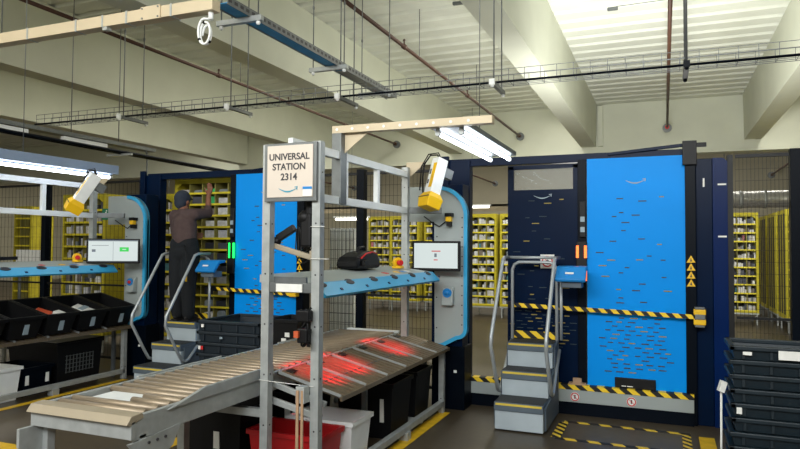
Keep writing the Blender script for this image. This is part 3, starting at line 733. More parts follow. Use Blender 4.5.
    def ringv(cc, w): return [hood.bm.verts.new(cc+xx*sx*w+yy*sy*w) for sx, sy in ((-1,-1),(1,-1),(1,1),(-1,1))]
    rs = [ringv(bot+ax*Ln*.30, .058), ringv(bot+ax*Ln*.20, .084), ringv(bot, .074)]
    for A, B in zip(rs, rs[1:]):
        for i in range(4): hood._f([A[i], A[(i+1)%4], B[(i+1)%4], B[i]])
    hood._f(rs[0]); hood._f(rs[-1]); hood.build('hood', YPAINT, pu, .004)
    MB().box(bot+ax*Ln*.19+yy*.084, (.162, .006, .008), R).build('hood_seam', INK, pu)
    MB().box(c+yy*.0585+ax*Ln*.02-xx*.02, (.045, .003, Ln*.5), R).build('yellow_sticker', YPAINT, pu)
    MB().box(c+yy*.0585+xx*.028+ax*.05, (.02, .003, .05), R).box(c+yy*.0585+xx*.03-ax*.05, (.02, .003, .04), R).box(c+xx*.054+ax*.06, (.003, .05, .025), R).box(c+xx*.054-ax*.03, (.003, .05, .02), R).build('printed_marks', INK, pu)
    MB().bar(top-ax*.1-yy*.07, top-ax*.1-yy*.16, .06, .09).build('mount', GALVD, pu)
    MB().tube([top, top+Vector((-.03, 0, .05)), top+Vector((-.10, .0, .05)), top+Vector((-.17, .02, -.03)), top+Vector((-.19, .03, -.15)), top+Vector((-.19, .04, -.30))], .008).tube([top+Vector((.01, 0, 0)), top+Vector((-.02, 0, .07)), top+Vector((-.12, .0, .06)), top+Vector((-.2, .02, -.05)), top+Vector((-.22, .03, -.28))], .006).build('cable', BLACK, pu)
    # emergency stop and clip lamp
    es = thing('emergency_stop', L['stop'], 'emergency stop', (X(-2.28), 5.55, 1.40))
    MB().tube([(X(-2.30), 5.56, 1.45), (X(-2.27), 5.54, 1.45)], .05, 18).mm(X(-2.33), X(-2.24), 5.52, 5.60, 1.397, 1.42).build('housing', YPAINT, es, .006)
    MB().tube([(X(-2.27), 5.54, 1.45), (X(-2.235), 5.518, 1.45)], .024, 14).build('red_button', REDS, es)
    cl = thing('clip_lamp', L['lamp'], 'lamp', (X(-1.94), 6.05, 1.9))
    MB().box((X(-1.95), 6.05, 1.87), (.06, .06, .05)).build('lamp_body', YPAINT, cl, .01)
    MB().mm(X(-1.985), X(-1.915), 6.02, 6.098, 1.895, 1.93).build('clamp', BLACK, cl); MB().mm(X(-1.97), X(-1.93), 6.03, 6.098, 1.80, 1.845).build('clamp', BLACK, cl)
    MB().tube([(X(-1.97), 6.07, 1.86), (X(-2.06), 6.08, 1.80), (X(-2.13), 6.06, 1.84), (X(-2.2), 6.02, 1.90)], .006).build('cable', BLACK, cl)
    return root
station(0, dict(frame='grey steel frame of the roller conveyor station, with sign posts and upper truss', panel='tall grey end panel with blue edging beside the monitor with red text',
    button='grey button box with blue dial below the monitor with red text', bcol=TRAYB, shelf='blue edged light shelf with dark oval lenses above the red lit trays',
    trays='sloping ribbed steel trays lit red beside the roller conveyor', monitor='black framed monitor with white screen and small red text',
    unit=((-1.955, 5.80, 2.42), (-2.025, 5.66, 1.955)), unitlabel='white and yellow scanner unit hanging above the monitor with red text',
    stop='yellow emergency stop box with red button, by the monitor with red text', lamp='small yellow clip lamp on the end panel by the navy gate post'), True, True)
station(-4.02, dict(frame='grey steel frame of the station carrying open black crates', panel='tall grey end panel with blue edging beside the monitor with green box',
    button='grey button box with red button below the monitor with green box', bcol=REDS, shelf='blue edged light shelf above the open black crates',
    trays='sloping steel trays beneath the open black crates', monitor='black framed monitor whose screen shows a green box',
    unit=((-5.68, 5.22, 2.35), (-5.90, 5.10, 1.955)), unitlabel='white and yellow scanner unit tilted below the long light tube',
    stop='yellow emergency stop box with red button, by the monitor with green box', lamp='small yellow clip lamp on the end panel beside the person'), True, False)

# sign above the posts
r = thing('station_sign', 'cream rectangular sign reading UNIVERSAL STATION 2314 on two steel posts', 'sign', (-2.19, 3.52, 1.87))
MB().mm(-2.362, -1.985, 3.495, 3.518, 1.878, 2.248).build('frame', GALVD, r, .003)
MB().mm(-2.338, -2.008, 3.489, 3.496, 1.905, 2.232).build('board', SIGNC, r)
for t, z, s in (('UNIVERSAL', 2.158, .058), ('STATION', 2.095, .058), ('2314', 2.031, .060)):
    lettering(t, s, INK, r, Matrix.Translation((-2.178, 3.488, z)) @ FACE)
smile(MB(), -2.185, 3.488, 1.96, .13).build('smile_mark', TEALLOGO, r)
MB().mm(-2.075, -2.01, 3.485, 3.489, 1.908, 1.968).build('white_tag', PAPER, r)
MB().mm(-2.075, -2.01, 3.483, 3.486, 1.952, 1.968).build('blue_tag', TRAYB, r)

# small cable bundle and white bent arm beside the sign posts
r = thing('barcode_scanner', 'black handheld scanner on a white jointed arm with loose cables under the sign', 'scanner', (-2.15, 3.6, 1.5))
MB().bar((-2.35, 3.6, 1.60), (-2.08, 3.62, 1.525), .035, .035).bar((-2.08, 3.62, 1.51), (-2.08, 3.62, 1.57), .03, .03).build('arm_link', LIPM, r, .006)
MB().bar((-2.34, 3.62, 1.645), (-2.22, 3.64, 1.72), .04, .05).ball((-2.345, 3.62, 1.63), .03).build('spring_arm', BLACK, r, .01)
MB().box((-2.11, 3.62, 1.70), (.08, .08, .22)).box((-2.09, 3.61, 1.84), (.05, .06, .10)).ball((-2.13, 3.62, 1.78), .05).build('scanner_head', BLACK, r, .015)
w = MB()
for k in range(5):
    a = Vector((-2.2+.012*k, 3.62, 1.71-.01*k)); b = Vector((-2.08, 3.62, 1.55+.02*k)); pts = []
    for i in range(13):
        t = i/12; pts.append(a.lerp(b, t)+Vector((-.05*math.sin(PI*t)*(1-.3*k), .01*math.sin(3*PI*t), -.10*math.sin(PI*t)*(1-.15*k)+.03*math.sin(2*PI*t+k))))
    w.tube(pts, .004, 6)
w.build('cable', BLACK, r)
r = thing('cable_bundle', 'tangle of black cables and connectors on sign post above the conveyor', 'cables', (-2.1, 3.6, 1.0))
w = MB(); rnd = random.Random(4)
for k in range(6):
    pts = [(-2.03+rnd.uniform(-.04, .03), 3.475+rnd.uniform(-.02, .02), .99+.045*i+rnd.uniform(-.01, .01)) for i in range(6)]
    w.tube(pts, .007, 6)
w.build('cable', BLACK, r)
MB().box((-2.05, 3.48, 1.17), (.09, .06, .07)).build('connector', BLACK, r, .008); MB().box((-2.05, 3.48, 1.05), (.07, .06, .09)).build('connector', BLACK, r, .008)
MB().box((-2.08, 3.44, 1.06), (.03, .02, .04)).build('orange_plug', mat('orange_plug', (196, 88, 50), .5), r)

# ------------------------------------------------------------------ roller conveyor
r = thing('roller_conveyor', 'long roller conveyor with bare steel rollers reaching towards the stacked totes', 'conveyor', (-2.78, 4.2, 0))
xl, xr, ya, yb, zc = -3.09, -2.50, 2.52, 6.0, .730
MB().bar((xl-.03, ya, zc-.04), (xl-.03, yb, zc-.04), .03, .11).build('side_rail', GALV, r, .003)
MB().bar((xr+.03, ya, zc-.05), (xr+.03, yb, zc-.05), .03, .12).build('side_rail', GALV, r, .003)
MB().prism([(2.75, zc-.005), (3.05, zc+.06), (3.75, zc+.065), (3.75, zc-.005)], 'YZ', xr+.04, xr+.06).build('side_guard', GALV, r, .004)
MB().bar((xl-.055, 3.25, zc-.005), (xl-.055, 4.1, zc-.005), .02, .06).build('side_guard', GALV, r, .004)
MB().bar((xl-.055, 4.9, zc-.01), (xl-.055, 5.6, zc-.01), .02, .06).build('side_guard', GALV, r, .004)
MB().bar((-3.05, 6.06, zc+.0), (-2.47, 6.06, zc+.0), .03, .05).build('end_guard', PAINTG, r, .004)
MB().mm(xl, xr, ya+.1, yb, zc-.09, zc-.08).build('gap_shade', BLACK, r)  # black sheet added so the gaps between rollers read as shaded
k = 0; y = 2.64
while y < 5.98:
    if not (2.78 < y < 2.98):
        MB().tube([(xl-.01, y, zc), (xr+.01, y, zc)], .0205, 12).build('roller', ROLL, r)
    else:
        MB().tube([(xl+.33, y, zc), (xr+.01, y, zc)], .021, 12).build('roller', ROLL, r)
    y += .092; k += 1
MB().mm(xl+.02, xl+.31, 2.80, 2.99, zc-.03, zc-.008).build('cover_plate', PAINTG, r, .003)
MB().prism([(2.47, zc-.02), (2.50, zc+.018), (2.575, zc+.022), (2.585, zc-.005), (2.5, zc-.03)], 'YZ', xl-.06, xr+.05).build('end_lip', LIPM, r, .003)
MB().mm(xl-.06, xr+.05, 2.50, 2.53, zc-.10, zc-.01).build('end_plate', GALV, r, .003)
lb_ = MB().prism([(2.49, zc-.12), (2.86, zc-.10), (2.80, zc-.20), (2.68, zc-.26), (2.54, zc-.18)], 'YZ', xr+.03, xr+.05); lb_.mi = 1
for yy in (2.62, 2.68, 2.74): lb_.ring((xr+.053, yy, zc-.14), .001, .008, 'X', .003, 8)
lb_.build('leg_bracket', [GALV, INK], r)
MB().prism([(2.42, zc-.10), (2.64, zc-.10), (2.64, zc-.22), (2.54, zc-.25), (2.42, zc-.2)], 'YZ', xl-.06, xl-.04).build('leg_bracket', GALV, r, .002)
for x in (xl-.03, xr+.02): MB().mm(x-.025, x+.025, 2.56, 2.61, 0, zc-.09).build('leg', GALV, r, .003)
for x in (xl-.03, xr+.02): MB().mm(x-.025, x+.025, 5.95, 6.0, 0, zc-.09).build('leg', GALV, r, .003)

# ------------------------------------------------------------------ totes and goods on the crate station
CH_ANG = math.atan2(TOPZ-LIPZ, LIPX-TOPX)
TL = ('with a long barcode label, at the frame edge', 'with torn paper tag on its rim', 'holding the orange and white parcel', 'holding the white parcel', 'closest to the grey end panel')
for k in range(5):
    y0 = 4.01+k*.41
    M = Matrix.Translation((-5.95, y0, .642)) @ Matrix.Rotation(CH_ANG, 4, 'Y')
    r = tote('black_tote', 'open black crate on the tilted trays, '+TL[k], -.56, 0, .018, .390, 0, .235, BLACKF, [('+X', .22, .10, .055, .11, GREYLOGO), ('+X', .12, .215, .07, .02, PAPER)] if k != 3 else [('+X', .22, .10, .055, .11, GREYLOGO), ('+X', .33, .215, .05, .02, PAPER)], M, .028)
def parcel(label, k, parts):
    M = Matrix.Translation((-5.95, 4.01+k*.41, .642)) @ Matrix.Rotation(CH_ANG, 4, 'Y')
    rr = thing('parcel', label, 'parcel', M @ Vector((-.2, .2, .10)))
    for nm, c, d, rot, m in parts:
        MB().box(M @ Vector(c), d, M.to_3x3() @ Euler(rot).to_matrix()).build(nm, m, rr, .008)
parcel('orange and white parcel lying in an open black crate', 2, [('orange_end', (-.24, .15, .115), (.16, .12, .17), (.1, .1, .5), mat('parcel_orange', (214, 88, 54), .5)), ('white_end', (-.13, .28, .12), (.13, .10, .17), (0, .1, .3), PAPER)])
parcel('white wrapped parcel lying in an open black crate', 3, [('wrapping', (-.17, .20, .125), (.22, .15, .17), (.06, .1, .4), PAPER), ('print_band', (-.17, .20, .212), (.06, .15, .006), (.06, .1, .4), GREYLOGO)])
for k, (sup) in enumerate(((2, .155), (3, .165))):
    pass
tote('black_crate', 'large lidded black crate with grey mesh window under the open black crates', -6.97, -6.19, 5.22, 5.84, .0, .49, BLACKF)
MBX = MB()
for q in range(9): MBX.bar((-6.194, 5.34+q*.045, .16), (-6.184, 5.34+q*.045, .36), .006, .008)
for q in range(5): MBX.bar((-6.194+.0005*q, 5.33, .17+q*.045), (-6.190, 5.71, .17+q*.045), .006, .006)
rr = [o for o in SC.objects if o.name.startswith('black_crate')][0]
o_ = MBX.build('mesh_front', GALVD, rr)
MB().mm(-6.985, -6.175, 5.205, 5.855, .495, .515).build('lid', BLACKF, rr, .004)
tote('navy_tote', 'low navy tote on the floor between white bin and large black crate', -6.72, -6.18, 4.80, 5.16, .0, .30, NAVYD, [('+X', 4.86, .17, .04, .10, PAPER), ('+X', 5.10, .17, .04, .10, PAPER)])
tote('white_bin', 'white plastic bin at the frame edge under the open black crates', -6.70, -6.15, 4.30, 4.76, .0, .34, WHITE)
r = thing('packing_table', 'low white table behind the large black crate', 'table', (-7.6, 5.5, 0))
MB().mm(-8.2, -7.06, 4.9, 6.1, .46, .50).build('tabletop', PAPER, r, .004)
for x in (-8.15, -7.12):
    for y in (4.95, 6.05): MB().mm(x-.02, x+.02, y-.02, y+.02, 0, .46).build('leg', GALV, r)
tag(MB().mm(-7.6, -7.15, 5.6, 6.05, .502, .53).build('purple_folder', mat('purple', (120, 96, 170), .6)), 'purple flat folder on the low white table', 'folder')

# items on shelves
r = thing('bag', 'black bag with red trim resting on the light shelf before the white cabinet', 'bag', (-2.45, 5.0, 1.41))
_b = r
MB().prism([(4.74, 1.40), (4.72, 1.45), (4.78, 1.50), (4.90, 1.535), (5.04, 1.55), (5.14, 1.53), (5.20, 1.47), (5.20, 1.40)], 'YZ', -2.50, -2.30).build('body', BLACKF, r, .03)
MB().prism([(4.80, 1.42), (4.80, 1.47), (4.88, 1.48), (4.94, 1.42)], 'YZ', -2.30, -2.27).build('side_pocket', BLACK, r, .008)
MB().tube([(-2.40, 4.92, 1.53), (-2.40, 4.96, 1.575), (-2.40, 5.06, 1.58), (-2.40, 5.11, 1.54)], .011).build('strap', BLACK, r)
MB().tube([(-2.296, 4.80, 1.49), (-2.31, 4.91, 1.525), (-2.31, 5.04, 1.54), (-2.305, 5.12, 1.525)], .007, 8).build('red_trim', REDS, r)
_b.location.z += .012
r = thing('tape_gun', 'black tape dispenser lying on the shelf above the open black crates', 'tape dispenser', (-6.45, 4.75, 1.40))
MB().ball((-6.42, 4.62, 1.455), .05, (.6, 1.5, .7)).bar((-6.42, 4.66, 1.445), (-6.42, 4.88, 1.45), .03, .035).build('body', BLACK, r)
r = thing('exit_sign', 'small green sign with white figure behind the scanner unit', 'sign', (-6.86, 6.5, 1.95))
MB().mm(-6.95, -6.80, 6.50, 6.52, 1.93, 2.08).build('board', mat('sign_green', (20, 110, 80), .5), r)
MB().box((-6.88, 6.498, 2.0), (.02, .003, .07)).ball((-6.87, 6.498, 2.05), .012, (1, .2, 1)).box((-6.855, 6.498, 2.0), (.04, .003, .012), (0, .5, 0)).build('figure', PAPER, r)

# ------------------------------------------------------------------ step ladders
def ladder(dx, L):
    X = lambda v: v+dx
    r = thing('step_ladder', L, 'step ladder', (X(-1.17), 6.0, 0))
    x0, x1 = X(-1.385), X(-.965)
    S = ((5.62, 5.92, .25, .02), (5.89, 6.17, .475, .25), (6.13, 6.385, .70, .475))
    for (ya_, yb_, zt, zb) in S:
        st = MB().mm(x0, x1, ya_, yb_, zb if zb > .1 else .012, zt-.075).build('step', STEPG, r, .006)
        MB().mm(x0-.004, x1+.004, ya_-.012, yb_, zt-.075, zt).build('tread_edge', STEPD, st, .004)
        MB().mm(x0, x1, ya_-.002, yb_, zt, zt+.004).build('tread', TREAD, st)
        MB().mm(x0+.01, x1-.01, ya_-.015, ya_-.01, zt-.026, zt-.008).build('yellow_nosing', mat('nosing_yellow', (214, 190, 70), .6), st)
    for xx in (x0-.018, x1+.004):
        MB().prism([(5.68, .02), (5.66, .21), (5.93, .25), (5.93, .43), (6.17, .47), (6.17, .66), (6.39, .72), (6.39, .02)], 'YZ', xx, xx+.014).build('side_plate', mat('side_grey_shade', (82, 94, 104), .55), r)  # side grey set darker to hold part of its shade
    MB().mm(x0, x1, 6.385, 6.395, .71, .78).build('kick_plate', HAZS, r)
    for xx, sx in ((x0-.03, -1), (x1+.03, 1)):
        MB().tube([(xx, 6.35, .62), (xx, 5.98, .30), (xx, 5.93, .28), (xx, 5.87, .30), (xx, 5.80, .40), (xx, 5.60, .72), (xx, 5.61, .82), (xx, 6.02, 1.42), (xx, 6.06, 1.48), (xx, 6.12, 1.50), (xx, 6.33, 1.50)], .017, 12).build('handrail', TUBEG, r)
    MB().tube([(x0-.03, 6.33, 1.50), (x1+.03, 6.33, 1.50)], .015, 12).build('crossbar', TUBEG, r)
    MB().tube([(x0-.005, 6.36, .10), (x0-.005, 6.36, 1.38), (x0+.015, 6.36, 1.43), (x0+.06, 6.36, 1.455), (x1-.06, 6.36, 1.455), (x1-.015, 6.36, 1.43), (x1+.005, 6.36, 1.38), (x1+.005, 6.36, .10)], .016, 12).build('rear_hoop', TUBEG, r)
    for xx in (x0+.05, x1-.05): MB().tube([(xx-.02, 5.68, .012), (xx+.02, 5.68, .012)], .012, 10).build('foot', BLACK, r)
    # blue tray on the handrail
    px0, px1 = X(-.93), X(-.66)
    tr = MB(); 
    tr.prism([(6.06, 1.285), (6.05, 1.31), (6.15, 1.425), (6.27, 1.43), (6.28, 1.40), (6.17, 1.385), (6.08, 1.285)], 'YZ', px0, px1)
    tr = tr.build('tray', TRAYB, r, .01)
    MB().box(((px0+px1)/2-.01, 6.088, 1.365), (.075, .004, .02), (-.72, 0, 0)).build('white_label', PAPER, tr)
    MB().mm(px0+.05, px1-.04, 6.10, 6.26, 1.23, 1.30).build('bin', STEPD, tr, .006)
    MB().bar((px0+.02, 6.22, 1.33), (x1, 6.34, 1.33), .04, .03).build('tray_bracket', GALVD, r)
    MB().tube([(px0+.02, 6.30, .72), (px0+.02, 6.30, 1.30)], .014, 10).build('tray_post', TUBEG, r)
    return r
ladder(0, 'grey three step ladder with blue tray before the navy sliding door')
ladder(-BAY, 'grey three step ladder on which the person stands')
tag(MB().mm(-.82, -.74, 6.43, 6.46, .287, .35).mm(-.86, -.70, 6.42, 6.48, .287, .305).build('wood_block', WOODS), 'tan block on the gate sill beside the step ladder', 'block')

# ------------------------------------------------------------------ person
def person():
    r = thing('person', 'person in brown shirt, dark trousers and cap reaching up into the yellow pod', 'person', (-5.33, 6.22, .705))
    def cap(mb, a, b, ra, rb):
        a, b = Vector(a), Vector(b)
        mb.tube([a, b], [ra, rb], 14); mb.ball(a, ra, (1, 1, 1), 14); mb.ball(b, rb, (1, 1, 1), 14)
    def rem(o, v, it=6):
        m = o.modifiers.new('remesh', 'REMESH'); m.mode = 'VOXEL'; m.voxel_size = v; m.use_smooth_shade = True
        s = o.modifiers.new('smooth', 'SMOOTH'); s.factor = .5; s.iterations = it
        return o
    hipL, hipR = (-5.44, 6.26, 1.48), (-5.26, 6.26, 1.48); knL, knR = (-5.44, 6.23, 1.12), (-5.265, 6.24, 1.12); anL, anR = (-5.44, 6.26, .79), (-5.27, 6.25, .79)
    pel = (-5.35, 6.26, 1.52); chest = (-5.37, 6.27, 1.85); neck = (-5.385, 6.28, 2.01)
    shL, shR = (-5.515, 6.27, 1.95), (-5.225, 6.28, 1.96)
    elR = (-5.195, 6.48, 1.98); wrR = (-5.245, 6.55, 2.21); elL = (-5.55, 6.34, 1.72); wrL = (-5.47, 6.52, 1.70)
    head = (-5.425, 6.30, 2.12)
    def limbs(mb, g=0):
        cap(mb, shR, elR, .052+g, .042+g); cap(mb, shL, elL, .052+g, .042+g)
    b = MB()
    cap(b, pel, chest, .105, .12); cap(b, chest, neck, .10, .052); cap(b, shL, shR, .06, .06)
    for h_, k_, a_ in ((hipL, knL, anL), (hipR, knR, anR)):
        cap(b, h_, k_, .085, .058); cap(b, k_, a_, .056, .04)
        f = Vector(a_); cap(b, f+Vector((0, 0, -.045)), f+Vector((0, .14, -.055)), .034, .03)
    limbs(b); cap(b, elR, wrR, .041, .029); cap(b, elL, wrL, .041, .029)
    cap(b, neck, Vector(head)+Vector((0, -.01, -.05)), .052, .05)
    b.ball(head, .098, (.80, 1.0, 1.2), 20); b.ball(Vector(head)+Vector((0, .02, -.07)), .065, (.9, 1, 1), 14)
    b.ball(Vector(head)+Vector((0, .102, -.02)), .018, (.8, 1, 1.3), 10)
    for sx in (-1, 1): b.ball(Vector(head)+Vector((sx*.080, -.005, -.015)), .026, (.4, .8, 1.2), 10)
    for w_, d_, side in ((wrR, Vector((-.05, .35, .9)).normalized(), Vector((-1, 0, 0))), (wrL, Vector((.2, .95, .1)).normalized(), Vector((0, .1, 1)))):
        w_ = Vector(w_); nrm = d_.cross(side).normalized(); side = nrm.cross(d_).normalized()
        palm = w_+d_*.075
        for s_ in (-.028, -.009, .01, .028): cap(b, w_+d_*.01+side*s_*.6, palm+side*s_, .017, .015)
        for s_, ln in ((-.030, .06), (-.010, .075), (.010, .08), (.030, .07)):
            k1 = palm+side*s_+d_*ln*.5+nrm*.01; k2 = k1+d_*ln*.38+nrm*.028
            cap(b, palm+side*s_, k1, .0105, .0095); cap(b, k1, k2, .0095, .008)
        t0 = w_+d_*.03+side*.03; t1 = t0+side*.035+d_*.03; t2 = t1+d_*.035+nrm*.015
        cap(b, t0, t1, .013, .011); cap(b, t1, t2, .011, .009)
    rem(b.build('body', SKIN, r, normals=False), .007, 3)
    s = MB(); cap(s, (pel[0], pel[1], 1.66), chest, .125, .138); cap(s, (pel[0]-.045, pel[1], 1.64), (chest[0]-.045, chest[1], 1.84), .105, .112); cap(s, (pel[0]+.045, pel[1], 1.64), (chest[0]+.045, chest[1], 1.84), .105, .112)
    cap(s, chest, Vector(neck)+Vector((0, 0, -.03)), .13, .07); cap(s, shL, shR, .07, .07); limbs(s, .018); cap(s, elR, Vector(elR).lerp(Vector(wrR), .25), .058, .05)
    cap(s, elL, Vector(elL).lerp(Vector(wrL), .5), .058, .048)
    rem(s.build('shirt', SHIRT, r, normals=False), .012)
    t = MB(); cap(t, (-5.42, 6.26, 1.51), (-5.28, 6.26, 1.51), .125, .125); cap(t, (-5.42, 6.26, 1.60), (-5.29, 6.26, 1.60), .118, .118)
    for h_, k_, a_ in ((hipL, knL, anL), (hipR, knR, anR)):
        cap(t, h_, k_, .112, .086); cap(t, k_, Vector(a_)+Vector((0, 0, .0)), .085, .074)
    rem(t.build('trousers', TROUS, r, normals=False), .012)
    c = MB(); h = Vector(head)
    c.ball(h+Vector((0, -.005, .035)), .108, (.84, 1.0, .92), 20); c.ball(h+Vector((0, .10, .03)), .07, (.95, .9, .14), 16); c.ball(h+Vector((0, -.04, -.02)), .088, (.9, .75, .9), 16)
    rem(c.build('cap', CAPM, r, normals=False), .010, 4)
    for a_ in (anL, anR):
        f = Vector(a_); m = MB(); m.ball(f+Vector((0, .05, -.045)), .06, (.75, 2.0, .72), 16); m.mm(f.x-.043, f.x+.043, f.y-.06, f.y+.155, .706, .722)
        m.build('shoe', SHOE, r, .004)
    r.location.y -= .10; r.location.x += .08; r.location.z += .006
person()
r = thing('lanyard', 'yellow ended cord hanging at the person hip', 'cord', (-5.1, 6.2, 1.3))
MB().tube([(-5.16, 6.02, 1.60), (-5.11, 6.0, 1.50), (-5.10, 6.0, 1.36), (-5.105, 6.0, 1.24)], .006).build('cord', BLACK, r); MB().tube([(-5.105, 6.0, 1.24), (-5.105, 6.0, 1.18)], .012).build('yellow_tip', YPAINT, r)

# ------------------------------------------------------------------ overhead services
def light_fixture(label, x, y0, y1, z, tubes, width, hang, hh=.04):
    r = thing('light_fixture', label, 'light fixture', (x, (y0+y1)/2, z))
    MB().mm(x-width/2, x+width/2, y0-.05, y1+.05, z+.035, z+.035+hh).build('housing', GALVD if hh < .05 else HOUS, r, .004)
    for t in tubes:
        tb = MB().tube([(x+t, y0, z), (x+t, y1, z)], .016, 12).build('tube', TUBEL, r)
        MB().tube([(x+t, y0-.035, z), (x+t, y0, z)], .02, 10).mm(x+t-.015, x+t+.015, y0-.03, y0-.01, z, z+.04).build('lamp_holder', GALV, r)
        MB().tube([(x+t, y1, z), (x+t, y1+.035, z)], .02, 10).mm(x+t-.015, x+t+.015, y1+.01, y1+.03, z, z+.04).build('lamp_holder', GALV, r)
    for a in hang: MB().rod((x, a, z+.07), (x, a, 5.399), .004, 6).build('hanger', GALVD, r)
    return r
light_fixture('double tube light fixture glowing over the aisle before the navy gate', -1.44, 4.5, 6.02, 2.43, (-.09, .09), .30, (5.3,))
HOUS = mat('housing_bluegrey', (140, 158, 186), .4, .1, .05, 6)
light_fixture('long single tube light fixture over the open black crates', -6.0, 3.7, 5.70, 2.385, (0.,), .2, (4.6,), .10)
def far_light(label, x0, x1, y, z):
    r = thing('light_fixture', label, 'light fixture', ((x0+x1)/2, y, z))
    MB().mm(x0-.04, x1+.04, y-.06, y+.06, z+.03, z+.07).build('housing', WHITE, r)
    MB().tube([(x0, y, z), (x1, y, z)], .03, 10).build('tube', TUBEF, r)
    MB().rod(((x0+x1)/2, y, z+.07), ((x0+x1)/2, y, 5.399), .006, 6).build('hanger', GALVD, r)
far_light('far tube light above the pods seen through the gap beside the navy door', -5.3, -4.35, 17, 2.68)
far_light('far tube light seen above the white cabinet', -7.4, -6.55, 14, 2.25)

# trunking across the top
r = thing('cable_trunking', 'cream box trunking crossing below the ceiling with bolted joint plate', 'trunking', (-4.4, 4.05, 3.42))
MB().bar((-6.2, 4.05, 3.46), (-3.2, 4.05, 3.46), .10, .095).build('duct', TRUNK, r, .004)
for x in (-5.2, -4.62, -4.32, -4.06, -3.6): MB().box((x, 4.05, 3.46), (.018, .108, .104)).build('joint_band', GALV, r)
pl = MB().box((-3.8, 3.993, 3.46), (.20, .012, .11)).build('joint_plate', TRUNK, r, .002)
b = MB()
for sx in (-.08, .08):
    for sz in (-.04, .04): b.ring((-3.8+sx, 3.985, 3.46+sz), .0005, .008, 'Y', .003, 8)
b.build('bolts', GALVD, pl)
MB().box((-4.30, 4.03, 3.40), (.05, .05, .03)).build('hook', GALV, r)
hangers(r, [(-5.6, 4.05), (-3.35, 4.05)], 3.5)
r = thing('coiled_cable', 'white coiled cable hanging from the end of the cream trunking', 'cable', (-3.32, 4.1, 3.4))
pts = [(-3.25, 4.05, 3.405), (-3.25, 4.05, 3.36)]
for i in range(40):
    t = i/39*2.25*2*PI; pts.append((-3.30-.055*math.sin(t*.999)*(1-.18*(i/39))-.02, 4.05+.0012*i, 3.27+.10*math.cos(t)*(1-.25*(i/39))-.02*(i/39)))
MB().tube(pts, .0095, 8).build('cord', WHITE, r)
MB().tube([(-3.25, 4.05, 3.408), (-3.25, 4.05, 3.35)], .02, 10).build('gland', WHITE, r)
b = MB()
for p_ in (8, 20, 30): b.ball(pts[p_], .014)
b.build('cable_tie', BLACK, r)

# ladder tray running towards the gate
r = thing('cable_tray', 'perforated cable tray with blue underside running along the aisle', 'cable tray', (-3.25, 5.5, 3.5))
MB().mm(-3.29, -3.16, 4.13, 6.2, 3.50, 3.506).build('base', mat('tray_under', (66, 150, 200), .5), r)
MB().mm(-3.29, -3.16, 6.2, 7.6, 3.50, 3.506).build('bare_base', GALV, r)
MB().mm(-3.296, -3.29, 4.13, 7.6, 3.49, 3.56).build('side', GALVD, r)
hl = MB().mm(-3.16, -3.154, 4.13, 7.6, 3.49, 3.56); hl.mi = 1
for i in range(44): hl.mm(-3.154, -3.152, 4.14+i*.078, 4.18+i*.078, 3.515, 3.54)
hl.build('side', [GALVD, INK], r)
for i, y in enumerate((4.45, 6.0, 7.2)):
    st = MB().bar((-3.50, y, 3.475), (-3.05, y, 3.475), .045, .045).build('strut', GALV, r, .002)
    for x in (-3.46, -3.09): MB().ball((x, y, 3.44), .02).build('end_cap', WHITE, st)
    for x in (-3.46, -3.09):
        h = MB().rod((x, y, 3.42), (x, y, 5.399), .006).ball((x, y, 4.15), .012, (1, 1, 2.2), 8); h.build('threaded_rod', GALVD, st)
# wire basket across the hall
r = thing('wire_basket', 'long wire basket cable tray crossing the hall on hanging rods', 'cable tray', (-3, 6.6, 3.3))
w = MB(); x0, x1 = -8.2, 3.2
for (yy, zz) in ((6.48, 3.3), (6.54, 3.3), (6.60, 3.3), (6.66, 3.3), (6.72, 3.3), (6.48, 3.36), (6.48, 3.42), (6.72, 3.36), (6.72, 3.42)):
    w.bar((x0, yy, zz), (x1, yy, zz), .005, .005)
n = int((x1-x0)/.16)
for i in range(n+1):
    x = x0+(x1-x0)*i/n
    w.bar((x, 6.48, 3.3), (x, 6.72, 3.3), .005, .005).bar((x, 6.48, 3.3), (x, 6.48, 3.42), .005, .005).bar((x, 6.72, 3.3), (x, 6.72, 3.42), .005, .005)
w.build('wire_mesh', GALVD, r)
MB().tube([(x0, 6.46, 3.285), (x1, 6.46, 3.285)], .012, 10).build('black_conduit', NAVYD, r)
for x in (-6.55, -4.85, -3.36, -1.60, .20):
    st = MB().bar((x, 6.36, 3.265), (x, 6.86, 3.265), .045, .04).build('strut', GALVD if x < 0 else BLACK, r, .002)
    cm = WHITE if x < 0 else NAVYD
    MB().box((x, 6.36, 3.27), (.055, .03, .06)).ball((x, 6.37, 3.235), .02).build('end_cap', cm, st); MB().ball((x, 6.84, 3.235), .02).build('end_cap', cm, st)
    for y in (6.44, 6.78):
        MB().rod((x, y, 3.25), (x, y, 5.399), .007 if x < 0 else .012).ball((x, y, 4.4), .014, (1, 1, 2.5), 8).build('threaded_rod', GALVD, st)
for x in (.62, .66): pass
